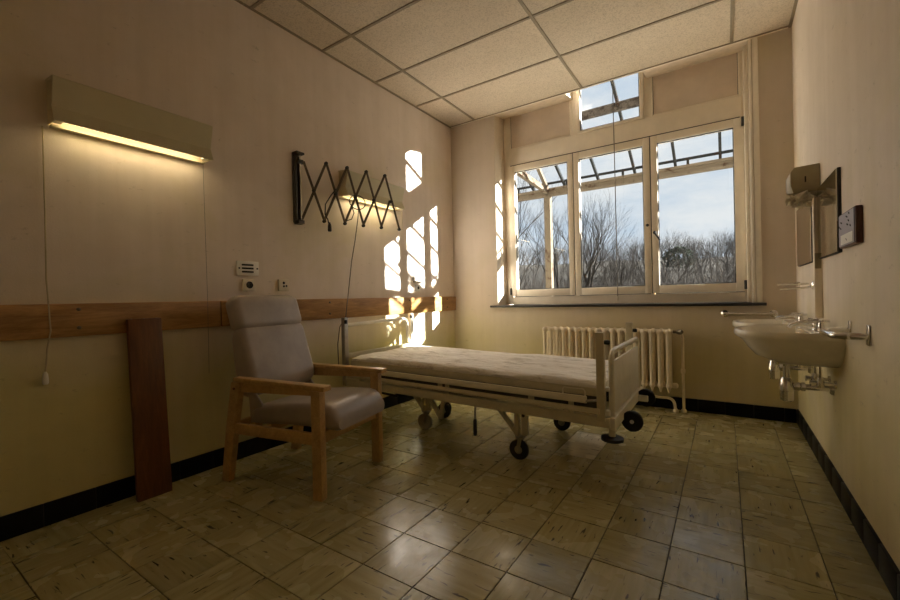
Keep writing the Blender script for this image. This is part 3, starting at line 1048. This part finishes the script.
bpart('mattress', mattress(), M['sheet'], smooth=50, label='thin mattress under a creased off-white sheet')
# head end
for yy in (-1.878, -1.005):
    p = bpart('head_post', MB().box(0.100, 0.142, yy - 0.020, yy + 0.020, 0.335, 0.902), M['steel'] if yy < -1.5 else M['bed_light'], bevel=0.004)
    bpart('post_cap', MB().lathe([(0.012, -0.02), (0.014, 0.0), (0.010, 0.012)], (0.150, yy + (-0.012 if yy < -1.5 else -0.03), 0.872), 'Z', 10), M['rubber'], p)
hoop = [(0.128, -1.862, 0.838), (0.128, -1.15, 0.852)] + arc((0.128, -1.135, 0.787), 0.065, math.pi / 2, 0, 7, (0, 1, 0), (0, 0, 1)) + [(0.128, -1.070, 0.66), (0.128, -1.066, 0.625), (0.128, -1.02, 0.622)]
bpart('head_hoop', MB().tube(hoop, 0.0155, 12), M['bed_light'])
bpart('head_bar', MB().box(0.104, 0.138, -1.858, -1.025, 0.56, 0.60), M['bed_paint'], bevel=0.004)
# foot end
for yy, zz in ((-1.880, 0.868), (-1.030, 0.868)):
    p = bpart('foot_post', MB().box(2.168, 2.212, yy - 0.020, yy + 0.020, 0.372, zz), M['bed_paint'], bevel=0.004)
    bpart('post_cap', MB().lathe([(0.012, 0.0), (0.014, 0.02), (0.010, 0.028)], (2.212, yy + 0.002, zz - 0.055), 'X', 10), M['rubber'], p)
fh = [(2.238, -1.842, 0.395), (2.238, -1.842, 0.690)] + arc((2.238, -1.777, 0.690), 0.065, math.pi, math.pi / 2, 7, (0, 1, 0), (0, 0, 1)) + arc((2.238, -1.075, 0.690), 0.065, math.pi / 2, 0, 7, (0, 1, 0), (0, 0, 1)) + [(2.238, -1.010, 0.395)]
bpart('foot_hoop', MB().tube(fh, 0.016, 12), M['bed_light'])
bpart('foot_panel', MB().box(2.230, 2.245, -1.828, -1.024, 0.405, 0.700), M['bed_panel'], bevel=0.003)
bpart('foot_stay', MB().box(2.208, 2.232, -1.880, -1.840, 0.402, 0.430), M['bed_light'], bevel=0.002)
bpart('foot_stay', MB().box(2.208, 2.232, -1.880, -1.840, 0.545, 0.560), M['bed_light'], bevel=0.002)
# corner bumpers and rear transport wheels
cbm = bpart('corner_bumper', MB().lathe([(0.045, 0.0), (0.060, 0.006), (0.060, 0.022), (0.045, 0.028)], (2.240, -1.862, 0.262), 'Z', 22), M['rubber'])
bpart('bumper_stem', MB().lathe([(0.018, 0.0), (0.018, 0.06)], (2.240, -1.862, 0.288), 'Z', 12), M['bed_paint'], cbm)
for (yy, zz) in ((-1.64, 0.326), (-1.13, 0.356)):
    wb_ = bpart('buffer_wheel', MB().lathe([(0.052, -0.016), (0.060, -0.010), (0.060, 0.010), (0.052, 0.016)], (2.306, yy, zz), 'Y', 24), M['rubber'])
    bpart('hub', MB().lathe([(0.012, -0.021), (0.012, 0.021)], (2.306, yy, zz), 'Y', 12), M['plate_white'], wb_)
    bpart('wheel_bracket', MB().box(2.250, 2.325, yy + (0.024 if yy < -1.4 else -0.050), yy + (0.050 if yy < -1.4 else -0.024), zz - 0.018, zz + 0.022), M['bed_light'], wb_, bevel=0.003)


def caster(x, y, tyre, r=0.066):
    w = obj('caster_wheel', MB().lathe([(r * 0.72, -0.014), (r * 0.95, -0.014), (r, -0.008), (r, 0.008), (r * 0.95, 0.014), (r * 0.72, 0.014)], (x, y, r), 'Y', 26), tyre, BED)
    obj('rim', MB().lathe([(r * 0.30, -0.015), (r * 0.72, -0.011), (r * 0.74, 0.0), (r * 0.72, 0.011), (r * 0.30, 0.015)], (x, y, r), 'Y', 22), M['steel'], w)
    obj('fork', MB().bar((x, y - 0.022, r), (x + 0.018, y - 0.022, r * 2 + 0.02), 0.005, 0.024, up=(1, 0, 0)).bar((x, y + 0.022, r), (x + 0.018, y + 0.022, r * 2 + 0.02), 0.005, 0.024, up=(1, 0, 0))
        .box(x - 0.012, x + 0.042, y - 0.025, y + 0.025, r * 2 + 0.012, r * 2 + 0.022), M['steel'], w)
    obj('axle', MB().lathe([(0.009, -0.028), (0.009, 0.028)], (x, y, r), 'Y', 10), M['steel'], w)
    return w


for (x, y) in ((1.640, -1.786), (1.690, -1.085), (0.730, -1.600), (0.680, -1.250)):
    caster(x, y, M['grey_rubber'] if (x, y) == (0.730, -1.600) else M['rubber'])
    obj('leg_post', MB().box(x - 0.024, x + 0.006, y - 0.018, y + 0.018, 0.150, 0.350), M['bed_paint'], BED, bevel=0.003)
    obj('leg_plate', MB().box(x + 0.024, x + 0.064, y - 0.016, y + 0.016, 0.165, 0.346), M['bed_paint'], BED, bevel=0.003)
    obj('brace', MB().bar((x - 0.165, y, 0.345), (x - 0.008, y, 0.165), 0.022, 0.030), M['bed_paint'], BED, bevel=0.002)
    obj('pin', MB().lathe([(0.011, -0.020), (0.011, 0.020)], (x + 0.042, y, 0.295), 'Y', 10), M['black_metal'], BED)
obj('lower_tube', MB().tube([(0.66, -1.60, 0.300), (1.64, -1.70, 0.285)], 0.009, 8), M['bed_paint'], BED)
obj('lower_tube', MB().tube([(0.66, -1.25, 0.300), (1.66, -1.12, 0.285)], 0.009, 8), M['bed_paint'], BED)
obj('axle_tube', MB().tube([(0.715, -1.60, 0.30), (0.665, -1.25, 0.30)], 0.012, 8), M['bed_paint'], BED)
obj('axle_tube', MB().tube([(1.645, -1.786, 0.28), (1.69, -1.085, 0.28)], 0.012, 8), M['bed_paint'], BED)
# actuator, levers and hooks below the frame
obj('lift_motor', MB().box(0.62, 1.02, -1.52, -1.42, 0.265, 0.340).lathe([(0.035, 0.0), (0.035, 0.30)], (1.02, -1.47, 0.30), 'X', 14), M['black_metal'], BED, bevel=0.004)
obj('lift_arm', MB().bar((0.90, -1.76, 0.320), (1.005, -1.76, 0.170), 0.02, 0.035).bar((1.005, -1.76, 0.170), (1.03, -1.76, 0.325), 0.02, 0.03), M['bed_paint'], BED, bevel=0.002)
obj('lever', MB().tube([(1.325, -1.80, 0.335), (1.322, -1.805, 0.22)], 0.007, 8), M['steel'], BED)
obj('lever_grip', MB().lathe([(0.009, 0.0), (0.013, 0.01), (0.013, 0.10), (0.010, 0.115)], (1.322, -1.805, 0.108), 'Z', 10), M['rubber'], BED)
obj('lever_bar', MB().tube([(1.06, -1.79, 0.330), (1.45, -1.80, 0.318)], 0.010, 8), M['black_metal'], BED)
obj('hook_ring', MB().tube([(1.095 + 0.024 * math.cos(a), -1.80, 0.272 + 0.032 * math.sin(a)) for a in [q_ * math.pi / 8 for q_ in range(17)]], 0.006, 8), M['rubber'], BED)
obj('foot_pedal', MB().box(0.20, 0.30, -1.84, -1.76, 0.305, 0.325).tube([(0.30, -1.80, 0.315), (0.62, -1.80, 0.30)], 0.010, 8), M['black_metal'], BED, bevel=0.003)

# ================================================================== radiator
RAD = thing('radiator', 'cream cast-iron column radiator under the window', 'radiator', (1.785, -0.13, 0.0))
NS = 18
RX = [1.222 + i * (2.352 - 1.222) / (NS - 1) for i in range(NS)]
RZ0, RZ1 = 0.215, 0.745
sec0 = None
for i, x in enumerate(RX):
    if sec0 is None:
        mb = MB()
        for yy in (-0.055, 0.055):
            mb.tube([(0, yy, RZ0 + 0.02), (0, yy, RZ0 + 0.06), (0, yy, RZ1 - 0.06), (0, yy, RZ1 - 0.02)], [0.022, 0.0185, 0.0185, 0.022], 10)
        for zz in (RZ0 + 0.025, RZ1 - 0.028):
            mb.tube([(0, -0.078, zz), (0, -0.066, zz), (0, 0.0, zz), (0, 0.066, zz), (0, 0.078, zz)], [0.012, 0.024, 0.022, 0.024, 0.012], 10)
            mb.lathe([(0.020, -0.0335), (0.020, 0.0335)], (0, 0, zz), 'X', 10)
        mb.tube([(0, -0.055, RZ0 + 0.02), (0, -0.058, RZ0 - 0.03)], [0.016, 0.006], 8)
        sec0 = obj('section', mb, M['radiator'], RAD, local=True, smooth=50)
        sec0.location = (x - 1.785, 0, 0)
    else:
        link_copy(sec0, RAD, (x - 1.785, 0, 0))
obj('foot', MB().box(1.27, 1.31, -0.19, -0.07, 0.0, RZ0 + 0.01), M['radiator'], RAD, bevel=0.004)
for x in (1.55, 2.05):
    obj('support_bracket', MB().box(x, x + 0.03, -0.13, -0.001, RZ0 - 0.02, RZ0 + 0.004), M['radiator'], RAD, bevel=0.002)
obj('plug', MB().lathe([(0.024, 0.0), (0.024, 0.025), (0.014, 0.035)], (2.385, -0.13, RZ0 + 0.025), 'X', 8), M['radiator'], RAD)
vp = obj('supply_pipe', MB().tube([(2.455, -0.075, 0.0), (2.455, -0.075, 0.655), (2.450, -0.09, 0.690), (2.440, -0.115, 0.712), (2.385, -0.13, 0.717)], 0.0125, 10), M['radiator'], RAD)
obj('valve', MB().lathe([(0.018, -0.015), (0.022, 0.0), (0.022, 0.03), (0.012, 0.05)], (2.432, -0.14, 0.716), (0.6, -0.8, 0.1), 12).lathe([(0.013, 0), (0.013, 0.05)], (2.372, -0.13, 0.717), 'X', 10), M['brass'], vp)
obj('pipe_collar', MB().lathe([(0.024, 0.0), (0.022, 0.02), (0.014, 0.03)], (2.455, -0.075, 0.0), 'Z', 12), M['radiator'], vp)
obj('pipe_joint', MB().lathe([(0.017, 0.0), (0.019, 0.01), (0.019, 0.03), (0.017, 0.04)], (2.455, -0.075, 0.345), 'Z', 12), M['radiator'], vp)
rp = obj('return_pipe', MB().tube([(2.05, -0.18, 0.168), (2.14, -0.165, 0.135), (2.29, -0.13, 0.126)] + arc((2.33, -0.115, 0.066), 0.058, math.pi / 2, 0, 5, (1, 0, 0), (0, 0, 1)) + [(2.394, -0.108, 0.0)], 0.0125, 10), M['radiator'], RAD)
obj('pipe_collar', MB().lathe([(0.024, 0.0), (0.022, 0.02), (0.014, 0.03)], (2.394, -0.108, 0.0), 'Z', 12), M['radiator'], rp)

# ================================================================== right wall: basins and fittings
def basin(label, yc, grp):
    t = thing('wash_basin', label, 'basin', (W, yc, 0.0))
    zr = 0.842
    hw, dp = 0.292, 0.432
    n = 48

    def outline(s, back, z, k=1.0):
        pts = []
        for i in range(n):
            a = i / n * 2 * math.pi
            c_, s_ = math.cos(a), math.sin(a)
            # D shape: straight at the wall, rounded towards the room
            px = -abs(c_) ** 0.75 * (1 if c_ > 0 else -1)
            py = abs(s_) ** (0.62 if c_ > 0 else 0.30) * (1 if s_ > 0 else -1)
            if c_ < 0:
                xx = W - back
            else:
                xx = W - back - (dp * s - back) * (-px)
            pts.append((xx, yc + py * hw * k, z))
        return pts
    out = MB()
    rings = [outline(0.42, 0.0, 0.660, 0.42), outline(0.60, 0.0, 0.672, 0.60), outline(0.78, 0.0, 0.705, 0.80), outline(0.865, 0.0, 0.750, 0.93), outline(0.915, 0.0, 0.785, 0.965), outline(0.955, 0.0, 0.802, 0.985), outline(0.99, 0.0, 0.810, 0.998), outline(1.005, 0.0, 0.822, 1.005),
             outline(1.0, 0.0, zr - 0.004, 1.003), outline(0.98, 0.004, zr + 0.004, 0.985), outline(0.93, 0.12, zr, 0.92), outline(0.88, 0.125, zr - 0.030, 0.85), outline(0.78, 0.15, zr - 0.09, 0.72), outline(0.66, 0.18, zr - 0.125, 0.45)]
    out.loft(rings, True)
    obj('bowl', out, M['porcelain'], t, smooth=60)
    # tall back flange on the wall
    obj('drain', MB().lathe([(0.028, 0), (0.028, 0.006), (0.012, 0.004)], (W - 0.215, yc, zr - 0.124), 'Z', 14), M['chrome'], t)
    # mixer taps
    tp = obj('tap', MB().lathe([(0.022, 0.0), (0.020, 0.008), (0.013, 0.012), (0.013, 0.05), (0.016, 0.055), (0.016, 0.062)], (W - 0.062, yc, zr), 'Z', 14)
             .tube([(W - 0.062, yc, zr + 0.04), (W - 0.10, yc, zr + 0.048), (W - 0.17, yc, zr + 0.030), (W - 0.182, yc, zr + 0.014)], [0.011, 0.011, 0.010, 0.010], 10), M['chrome'], t)
    for sgn in (-1, 1):
        yk = yc + sgn * 0.075
        obj('tap_handle', MB().lathe([(0.016, 0.0), (0.014, 0.03), (0.010, 0.045)], (W - 0.055, yk, zr), 'Z', 12)
            .tube([(W - 0.088, yk, zr + 0.056), (W - 0.022, yk, zr + 0.056)], [0.007, 0.007], 8).tube([(W - 0.055, yk - 0.033, zr + 0.056), (W - 0.055, yk + 0.033, zr + 0.056)], 0.007, 8)
            .lathe([(0.012, 0), (0.010, 0.01)], (W - 0.055, yk, zr + 0.052), 'Z', 10), M['chrome'], tp)
    obj('tap_body', MB().tube([(W - 0.055, yc - 0.085, zr + 0.018), (W - 0.055, yc + 0.085, zr + 0.018)], 0.014, 10), M['chrome'], tp)
    # bottle trap and waste pipe
    tr = obj('trap', MB().lathe([(0.016, 0.0), (0.016, 0.11)], (W - 0.195, yc, 0.555), 'Z', 12).lathe([(0.020, 0.0), (0.031, 0.008), (0.033, 0.06), (0.036, 0.062), (0.036, 0.085), (0.030, 0.10), (0.026, 0.125), (0.018, 0.135)], (W - 0.195, yc, 0.440), 'Z', 18)
             .lathe([(0.034, 0.0), (0.034, 0.012), (0.02, 0.022)], (W - 0.195, yc, 0.640), 'Z', 16), M['chrome'], t)
    obj('waste_pipe', MB().tube([(W - 0.175, yc, 0.528), (W, yc, 0.528)], 0.016, 12), M['chrome'], tr)
    obj('waste_nut', MB().lathe([(0.025, 0.0), (0.025, 0.025), (0.019, 0.030), (0.024, 0.034), (0.024, 0.05)], (W - 0.165, yc, 0.528), 'X', 8), M['chrome'], tr)
    obj('waste_rosette', MB().lathe([(0.034, 0), (0.030, -0.012)], (W, yc, 0.528), 'X', 16), M['chrome'], tr)
    for sgn in (-1, 1):
        yk = yc + sgn * 0.075
        sv = obj('stop_valve', MB().tube([(W, yk, 0.565), (W - 0.06, yk, 0.565)], 0.010, 10).lathe([(0.022, 0), (0.020, -0.008)], (W, yk, 0.565), 'X', 14).lathe([(0.016, -0.02), (0.018, 0.0), (0.014, 0.03)], (W - 0.062, yk, 0.565), 'Z', 12)
                 .lathe([(0.008, 0.0), (0.014, -0.012), (0.014, -0.03)], (W - 0.075, yk, 0.565), 'X', 10), M['chrome'], t)
        obj('riser', MB().tube([(W - 0.062, yk, 0.585), (W - 0.062, yk, 0.70)], 0.006, 8), M['chrome'], sv)
    return t


basin('white porcelain wash basin with chrome tap and trap beside the grab handle', -1.295, None)
basin('white porcelain wash basin with chrome tap and trap in the corner by the window wall', -0.595, None)

gh = thing('grab_handle', 'chrome looped handle on the wall next to the basin', 'handle', (W, -1.84, 0.87))
for yy in (-1.985, -1.695):
    obj('flange', MB().box(W - 0.008, W, yy - 0.020, yy + 0.020, 0.835, 0.918), M['chrome'], gh, bevel=0.004)
loop_ = [(W - 0.006, -1.985, 0.872), (W - 0.05, -1.985, 0.872)] + arc((W - 0.05, -1.93, 0.872), 0.055, -math.pi / 2, -math.pi, 6, (0, 1, 0) if False else (1, 0, 0), (0, 1, 0)) + arc((W - 0.05, -1.75, 0.872), 0.055, math.pi, math.pi / 2, 6, (1, 0, 0), (0, 1, 0)) + [(W - 0.006, -1.695, 0.872)]
obj('bar', MB().tube(loop_, 0.0145, 12), M['chrome'], gh)

tb = thing('towel_bar', 'short chrome bar with round ends on the window wall below the sill', 'towel bar', (2.94, 0, 0.873))
for x in (2.775, 3.105):
    obj('rosette', MB().lathe([(0.030, 0.0), (0.030, -0.006), (0.018, -0.016), (0.012, -0.05), (0.016, -0.062)], (x, 0, 0.873), 'Y', 18), M['chrome'], tb)
obj('bar', MB().tube([(2.765, -0.055, 0.873), (3.115, -0.055, 0.873)], 0.0125, 12), M['chrome'], tb)

sh = thing('rod_holder', 'chrome double-rod holder on the wall above the corner basin', 'towel holder', (W, -0.78, 1.085))
obj('flange', MB().lathe([(0.026, 0.0), (0.026, -0.006), (0.014, -0.016)], (W, -0.78, 1.090), 'X', 16), M['chrome'], sh)
obj('rod', MB().tube([(W - 0.010, -0.78, 1.100), (3.066, -0.78, 1.102)], 0.006, 8), M['chrome'], sh)
obj('rod', MB().tube([(W - 0.010, -0.78, 1.078), (3.078, -0.78, 1.070)], 0.006, 8), M['chrome'], sh)
obj('rod_collar', MB().lathe([(0.014, 0.0), (0.014, 0.012)], (3.168, -0.78, 1.100), 'X', 12), M['chrome'], sh)

for (ya, yb, z0, z1, lab) in ((-0.830, -0.240, 1.236, 1.655, 'frameless rectangular mirror above the corner basin'), (-1.560, -1.070, 1.240, 1.650, 'frameless rectangular mirror between the dispenser and the notice board')):
    mr = thing('wall_mirror', lab, 'mirror', (W, (ya + yb) / 2, z0))
    obj('backing', MB().box(W - 0.014, W, ya, yb, z0, z1), M['gasket'], mr, bevel=0.002)
    obj('mirror_glass', MB().box(W - 0.019, W - 0.0142, ya + 0.004, yb - 0.004, z0 + 0.004, z1 - 0.004), M['mirror'], mr, bevel=0.001, seg=1)

dp_ = thing('towel_dispenser', 'olive metal paper dispenser with torn paper hanging from its mouth', 'dispenser', (W, -0.95, 1.62))
dprof = [(W, 1.632), (W, 1.802), (W - 0.116, 1.796), (W - 0.136, 1.768), (W - 0.136, 1.690), (W - 0.122, 1.640)]
obj('case', MB().prism(dprof, 'Y', -1.050, -0.850), M['dispenser'], dp_, bevel=0.004)
obj('keyhole', MB().box(W - 0.070, W - 0.063, -1.0515, -1.049, 1.700, 1.735), M['dark'], dp_)
rp_ = random.Random(5)
for (px, py, pz, s_) in ((W - 0.105, -1.035, 1.625, 0.034), (W - 0.070, -1.045, 1.612, 0.045), (W - 0.075, -0.98, 1.60, 0.05), (W - 0.030, -1.055, 1.618, 0.042), (W - 0.120, -0.95, 1.632, 0.035)):
    def crumple(u, v, px=px, py=py, pz=pz, s_=s_):
        a = (u - 0.5) * 2
        return (px + a * s_ + rp_.uniform(-0.012, 0.012), py + (v - 0.5) * s_ * 0.8 + rp_.uniform(-0.014, 0.014), pz - (0.5 - v) * -0.05 - abs(a) * 0.015 + rp_.uniform(-0.016, 0.012))
    mb = MB().grid(4, 4, crumple)
    b0 = len(mb.v)
    mb.v += [p + Vector((0.0015, 0.0008, 0.0012)) for p in list(mb.v)]
    mb.f += [tuple(i + b0 for i in fc)[::-1] for fc in list(mb.f)]
    obj('torn_paper', mb, M['paper'], dp_, smooth=0, recalc=False)

sg = thing('notice_board', 'small lilac notice plate with dark brown edge on the basin wall', 'notice board', (W, -1.77, 1.245))
obj('board', MB().box(W - 0.024, W, -1.925, -1.640, 1.250, 1.405), M['sign_edge'], sg, bevel=0.004)
fc_ = obj('face', MB().box(W - 0.027, W - 0.0235, -1.915, -1.650, 1.257, 1.398), M['sign_face'], sg)
obj('note', MB().box(W - 0.0285, W - 0.0265, -1.895, -1.690, 1.262, 1.305), M['plate_white'], fc_)
rs = random.Random(3)
for (yy, zz, l_) in ((-1.70, 1.36, 0.02), (-1.69, 1.335, 0.012), (-1.80, 1.375, 0.022), (-1.83, 1.355, 0.015), (-1.81, 1.340, 0.02), (-1.86, 1.330, 0.010), (-1.84, 1.385, 0.012), (-1.66, 1.345, 0.012)):
    obj('mark', MB().bar((W - 0.0275, yy - l_ / 2, zz), (W - 0.0275, yy + l_ / 2, zz + 0.006), 0.002, 0.006), M['dark'], fc_)
obj('mark', MB().bar((W - 0.0287, -1.80, 1.276), (W - 0.0287, -1.785, 1.284), 0.001, 0.004), M['dark'], fc_)

cv = thing('pipe_cover', 'narrow pale vertical pipe cover between the two mirrors', 'pipe cover', (W, -1.09, 0.86))
obj('cover', MB().box(W - 0.036, W, -1.068, -1.020, 0.86, 1.60), M['conduit'], cv, bevel=0.003)
obj('label_strip', MB().box(W - 0.034, W - 0.006, -1.0700, -1.0675, 1.185, 1.275), M['dispenser'], cv)

# cord hanging in the window recess
wc = thing('blind_cord', 'thin beaded blind cord hanging in front of the middle casement', 'cord', (1.892, 0.06, 1.02))
obj('cord', MB().tube([(1.885, 0.06, 3.145), (1.890, 0.06, 2.2), (1.892, 0.06, 1.03)], 0.0042, 6), M['cord_grey'], wc)
obj('weight', MB().lathe([(0.003, 0.05), (0.009, 0.04), (0.011, 0.015), (0.006, 0.0)], (1.892, 0.06, 0.995), 'Z', 10), M['plate_cream'], wc)
obj('ceiling_hook', MB().tube([(1.885, 0.06, 3.14), (1.885, 0.03, 3.16), (1.885, -0.01, 3.15)], 0.003, 6), M['steel'], wc)

# ================================================================== outside
# ground and hillside
def terrain(u, v):
    x = -90 + 180 * u
    y = 0.42 + 130 * v ** 1.6
    z = -1.6
    if y > 6:
        t_ = min(1.0, (y - 6) / 62)
        ridge = 4.6 + 2.4 * mnoise.noise(Vector((x * 0.03, 1.3, 0.2))) - 0.055 * x
        z += (ridge + 1.6) * (t_ * t_ * (3 - 2 * t_))
    z += (0.25 * mnoise.noise(Vector((x * 0.2, y * 0.2, 0.0))) + 0.9 * mnoise.noise(Vector((x * 0.11, y * 0.05, 4.0)))) * min(1, y / 12)
    return (x, y, z)


hill = obj('hillside', MB().grid(70, 60, terrain), M['ground'], smooth=80)
hill['kind'] = 'structure'
hill['label'] = 'brown winter hillside rising beyond the window'


def ground_z(x, y):
    v = max(0.0, (y - 0.42) / 130) ** (1 / 1.6)
    return terrain((x + 90) / 180, v)[2]


facade = obj('facade', MB().box(-6, -0.3, 0.30, 0.42, -2.0, 5.0).box(W + 0.3, 10, 0.30, 0.42, -2.0, 5.0).box(-0.3, W + 0.3, 0.0, 0.42, -2.0, -0.3).box(-0.3, W + 0.3, 0.0, 0.42, 3.75, 5.0), M['facade'], smooth=0)
facade['kind'] = 'structure'
facade['label'] = 'outer wall of the building around the window'

bounce_terrace = obj('bounce_terrace', MB().box(-6, 12, 0.42, 3.6, -0.45, -0.12), M['bounce_terrace'], smooth=0)  # unseen slab added to bounce sunlight up into the room
bounce_terrace['kind'] = 'structure'
bounce_terrace['label'] = 'unseen pale concrete slab under the canopy frame, added to bounce sunlight indoors'
# steel canopy frame
CAN = thing('canopy_frame', 'rusting steel canopy frame with rafters outside the window', 'canopy', (2.0, 1.2, -1.6))
zr_ = lambda y: 2.768 + 0.53 * (2.0 - y)
X0c, X1c = -2.0, 7.6
be = MB()
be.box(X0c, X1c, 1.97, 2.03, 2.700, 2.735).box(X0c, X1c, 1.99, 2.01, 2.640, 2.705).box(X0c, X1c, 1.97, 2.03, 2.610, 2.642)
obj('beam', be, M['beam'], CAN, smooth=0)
obj('eave_bar', MB().box(X0c, X1c, 1.985, 2.015, 2.800, 2.830), M['rafter'], CAN, smooth=0)
obj('purlin', MB().box(X0c, X1c, 0.97, 1.03, 3.255, 3.350), M['purlin'], CAN, smooth=0)
obj('wall_plate', MB().box(X0c, X1c, 0.42, 0.47, 3.58, 3.68), M['rafter'], CAN, smooth=0)
k = -5
while 0.255 + k * 0.5 < X1c:
    x = 0.255 + k * 0.5
    if x > X0c:
        hot = abs(x - 0.5) < 0.3 and False
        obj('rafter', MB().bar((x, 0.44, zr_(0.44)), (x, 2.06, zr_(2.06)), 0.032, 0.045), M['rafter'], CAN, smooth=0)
    k += 1
for x in (0.49, 4.6, 7.4, -1.9):
    obj('post', MB().box(x - 0.048, x + 0.048, 1.952, 2.048, -0.12, 2.612), M['beam'], CAN, smooth=0)
    obj('bracket_beam', MB().bar((x - 0.05, 0.42, 2.800), (x, 1.97, 2.690), 0.06, 0.075), M['beam'], CAN, smooth=0)
    obj('strut', MB().bar((x, 1.50, zr_(1.50) + 0.01), (x, 2.0, 2.72), 0.05, 0.05), M['beam'], CAN, smooth=0)
# small uprights between beam and eave bar
for i in range(12):
    obj('stub', MB().box(-1.6 + i * 0.8 - 0.015, -1.6 + i * 0.8 + 0.015, 1.985, 2.015, 2.735, 2.802), M['rafter'], CAN, smooth=0)


# bare trees
def grow(trunk, twigs, p, d, length, r, depth, rng, limit, spread=0.55):
    segs = 3 if depth < 3 else 2
    pts, rad = [p.copy()], [r]
    q, dd = p.copy(), d.copy()
    for i in range(segs):
        dd = (dd + Vector((rng.uniform(-1, 1), rng.uniform(-1, 1), rng.uniform(-0.4, 0.8))) * 0.16).normalized()
        q = q + dd * (length / segs)
        pts.append(q.copy())
        rad.append(r * (1 - 0.38 * (i + 1) / segs))
    (trunk if depth < 2 else twigs).tube(pts, rad, 6 if depth < 2 else 3, cap=False)
    if depth >= limit:
        return
    nb = 3 if depth > 0 else 4
    for b in range(nb):
        t_ = rng.uniform(0.35, 1.0) if b else 1.0
        i = min(segs - 1, int(t_ * segs))
        base = pts[i].lerp(pts[i + 1], t_ * segs - i) if t_ < 1 else pts[-1]
        ax = Vector((rng.uniform(-1, 1), rng.uniform(-1, 1), rng.uniform(-0.15, 0.55)))
        nd = (dd + ax * spread * (1.15 if b else 0.5)).normalized()
        grow(trunk, twigs, base, nd, length * rng.uniform(0.62, 0.82), rad[i] * rng.uniform(0.52, 0.68), depth + 1, rng, limit, spread)


def tree(label, x, y, height, r, seed, limit=6, lean=(0, 0), spread=0.55):
    z = ground_z(x, y) - 0.1
    t = thing('bare_tree', label, 'tree', (x, y, z), 0, 'leafless trees outside the window')
    rng = random.Random(seed)
    a, b = MB(), MB()
    grow(a, b, Vector((x, y, z)), Vector((lean[0], lean[1], 1)).normalized(), height * 0.33, r, 0, rng, limit, spread)
    obj('trunk', a, M['bark'], t, smooth=60, recalc=False)
    obj('twigs', b, M['twig'], t, smooth=0, recalc=False)


tree('tall leafless tree behind the canopy post', -2.6, 8.0, 7.6, 0.13, 11, 6, (-0.05, 0))
tree('leafless tree with a long leaning limb beside the canopy post', -3.2, 10.5, 7.0, 0.16, 23, 6, (0.55, 0.0))
tree('slender leafless tree seen through the casement at the pier', -4.6, 11.0, 8.4, 0.11, 31, 6, (0.1, 0))
tree('round-crowned leafless tree seen through the middle casement', -0.75, 13.5, 5.0, 0.14, 42, 7, (0, 0), 0.62)
tree('leafless tree with branches reaching past the handle casement', 0.0, 17.0, 5.4, 0.13, 57, 7, (0.25, 0), 0.6)
tree('small twisted leafless tree in front of the wooded hill', 2.75, 26.0, 4.6, 0.11, 64, 7, (0.05, 0), 0.66)
tree('leafless tree standing behind the round-crowned one', -3.6, 19.0, 8.0, 0.15, 78, 6, (0, 0), 0.55)

# wooded hillside: far too many twigs to count
rw = random.Random(99)
woods = MB()
for i in range(230):
    y = rw.uniform(31, 84)
    x = 2.77 + (y + 4.26) * rw.uniform(-0.60, 0.16)
    hgt = rw.uniform(2.8, 4.4)
    z = ground_z(x, y) - 0.1
    grow(woods, woods, Vector((x, y, z)), Vector((rw.uniform(-.1, .1), 0, 1)).normalized(), hgt * 0.33, 0.06, 0, rw, 5, 0.62)
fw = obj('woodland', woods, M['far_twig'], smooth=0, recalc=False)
fw['kind'] = 'stuff'
fw['label'] = 'pale leafless woodland covering the hillside, haze put into its colour'
fw['category'] = 'woodland'

# thicket of thin stems in front of the wood
th_ = MB()
rt = random.Random(17)
for i in range(260):
    y = rt.uniform(11, 25)
    x = 2.77 + (y + 4.26) * rt.uniform(-0.58, 0.14)
    z = ground_z(x, y) - 0.1
    for q_ in range(3):
        dv = Vector((rt.uniform(-.5, .5), rt.uniform(-.5, .5), 1)).normalized()
        grow(th_, th_, Vector((x + rt.uniform(-.3, .3), y, z)), dv, rt.uniform(1.0, 1.6), 0.022, 1, rt, 4, 0.6)
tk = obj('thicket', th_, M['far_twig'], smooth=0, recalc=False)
tk['kind'] = 'stuff'
tk['label'] = 'thicket of thin leafless stems below the trees'
tk['category'] = 'thicket'

# evergreen bush on the hill
eb = MB()
re_ = random.Random(4)
bx, by = -1.1, 44.0
bz = ground_z(bx, by)
for i in range(420):
    a = re_.uniform(0, 2 * math.pi)
    h_ = re_.random()
    rr_ = 1.7 * math.sqrt(max(0.02, 1 - (h_ * 1.6 - 0.6) ** 2)) * re_.uniform(0.5, 1.0)
    c_ = Vector((bx + rr_ * math.cos(a), by + rr_ * math.sin(a), bz + 0.3 + 2.0 * h_))
    s_ = 0.22
    v_ = [c_ + Vector((re_.uniform(-1, 1), re_.uniform(-1, 1), re_.uniform(-1, 1))) * s_ for _ in range(4)]
    eb.add(v_, [(0, 1, 2), (0, 2, 3), (0, 3, 1), (1, 3, 2)])
ebt = thing('evergreen_bush', 'dark green bush on the brown hillside', 'bush', (bx, by, bz))
obj('foliage', eb, M['evergreen'], ebt, smooth=0, recalc=False)
obj('stem', MB().tube([(bx, by, bz - 0.2), (bx, by, bz + 1.2)], [0.12, 0.06], 6), M['bark'], ebt)
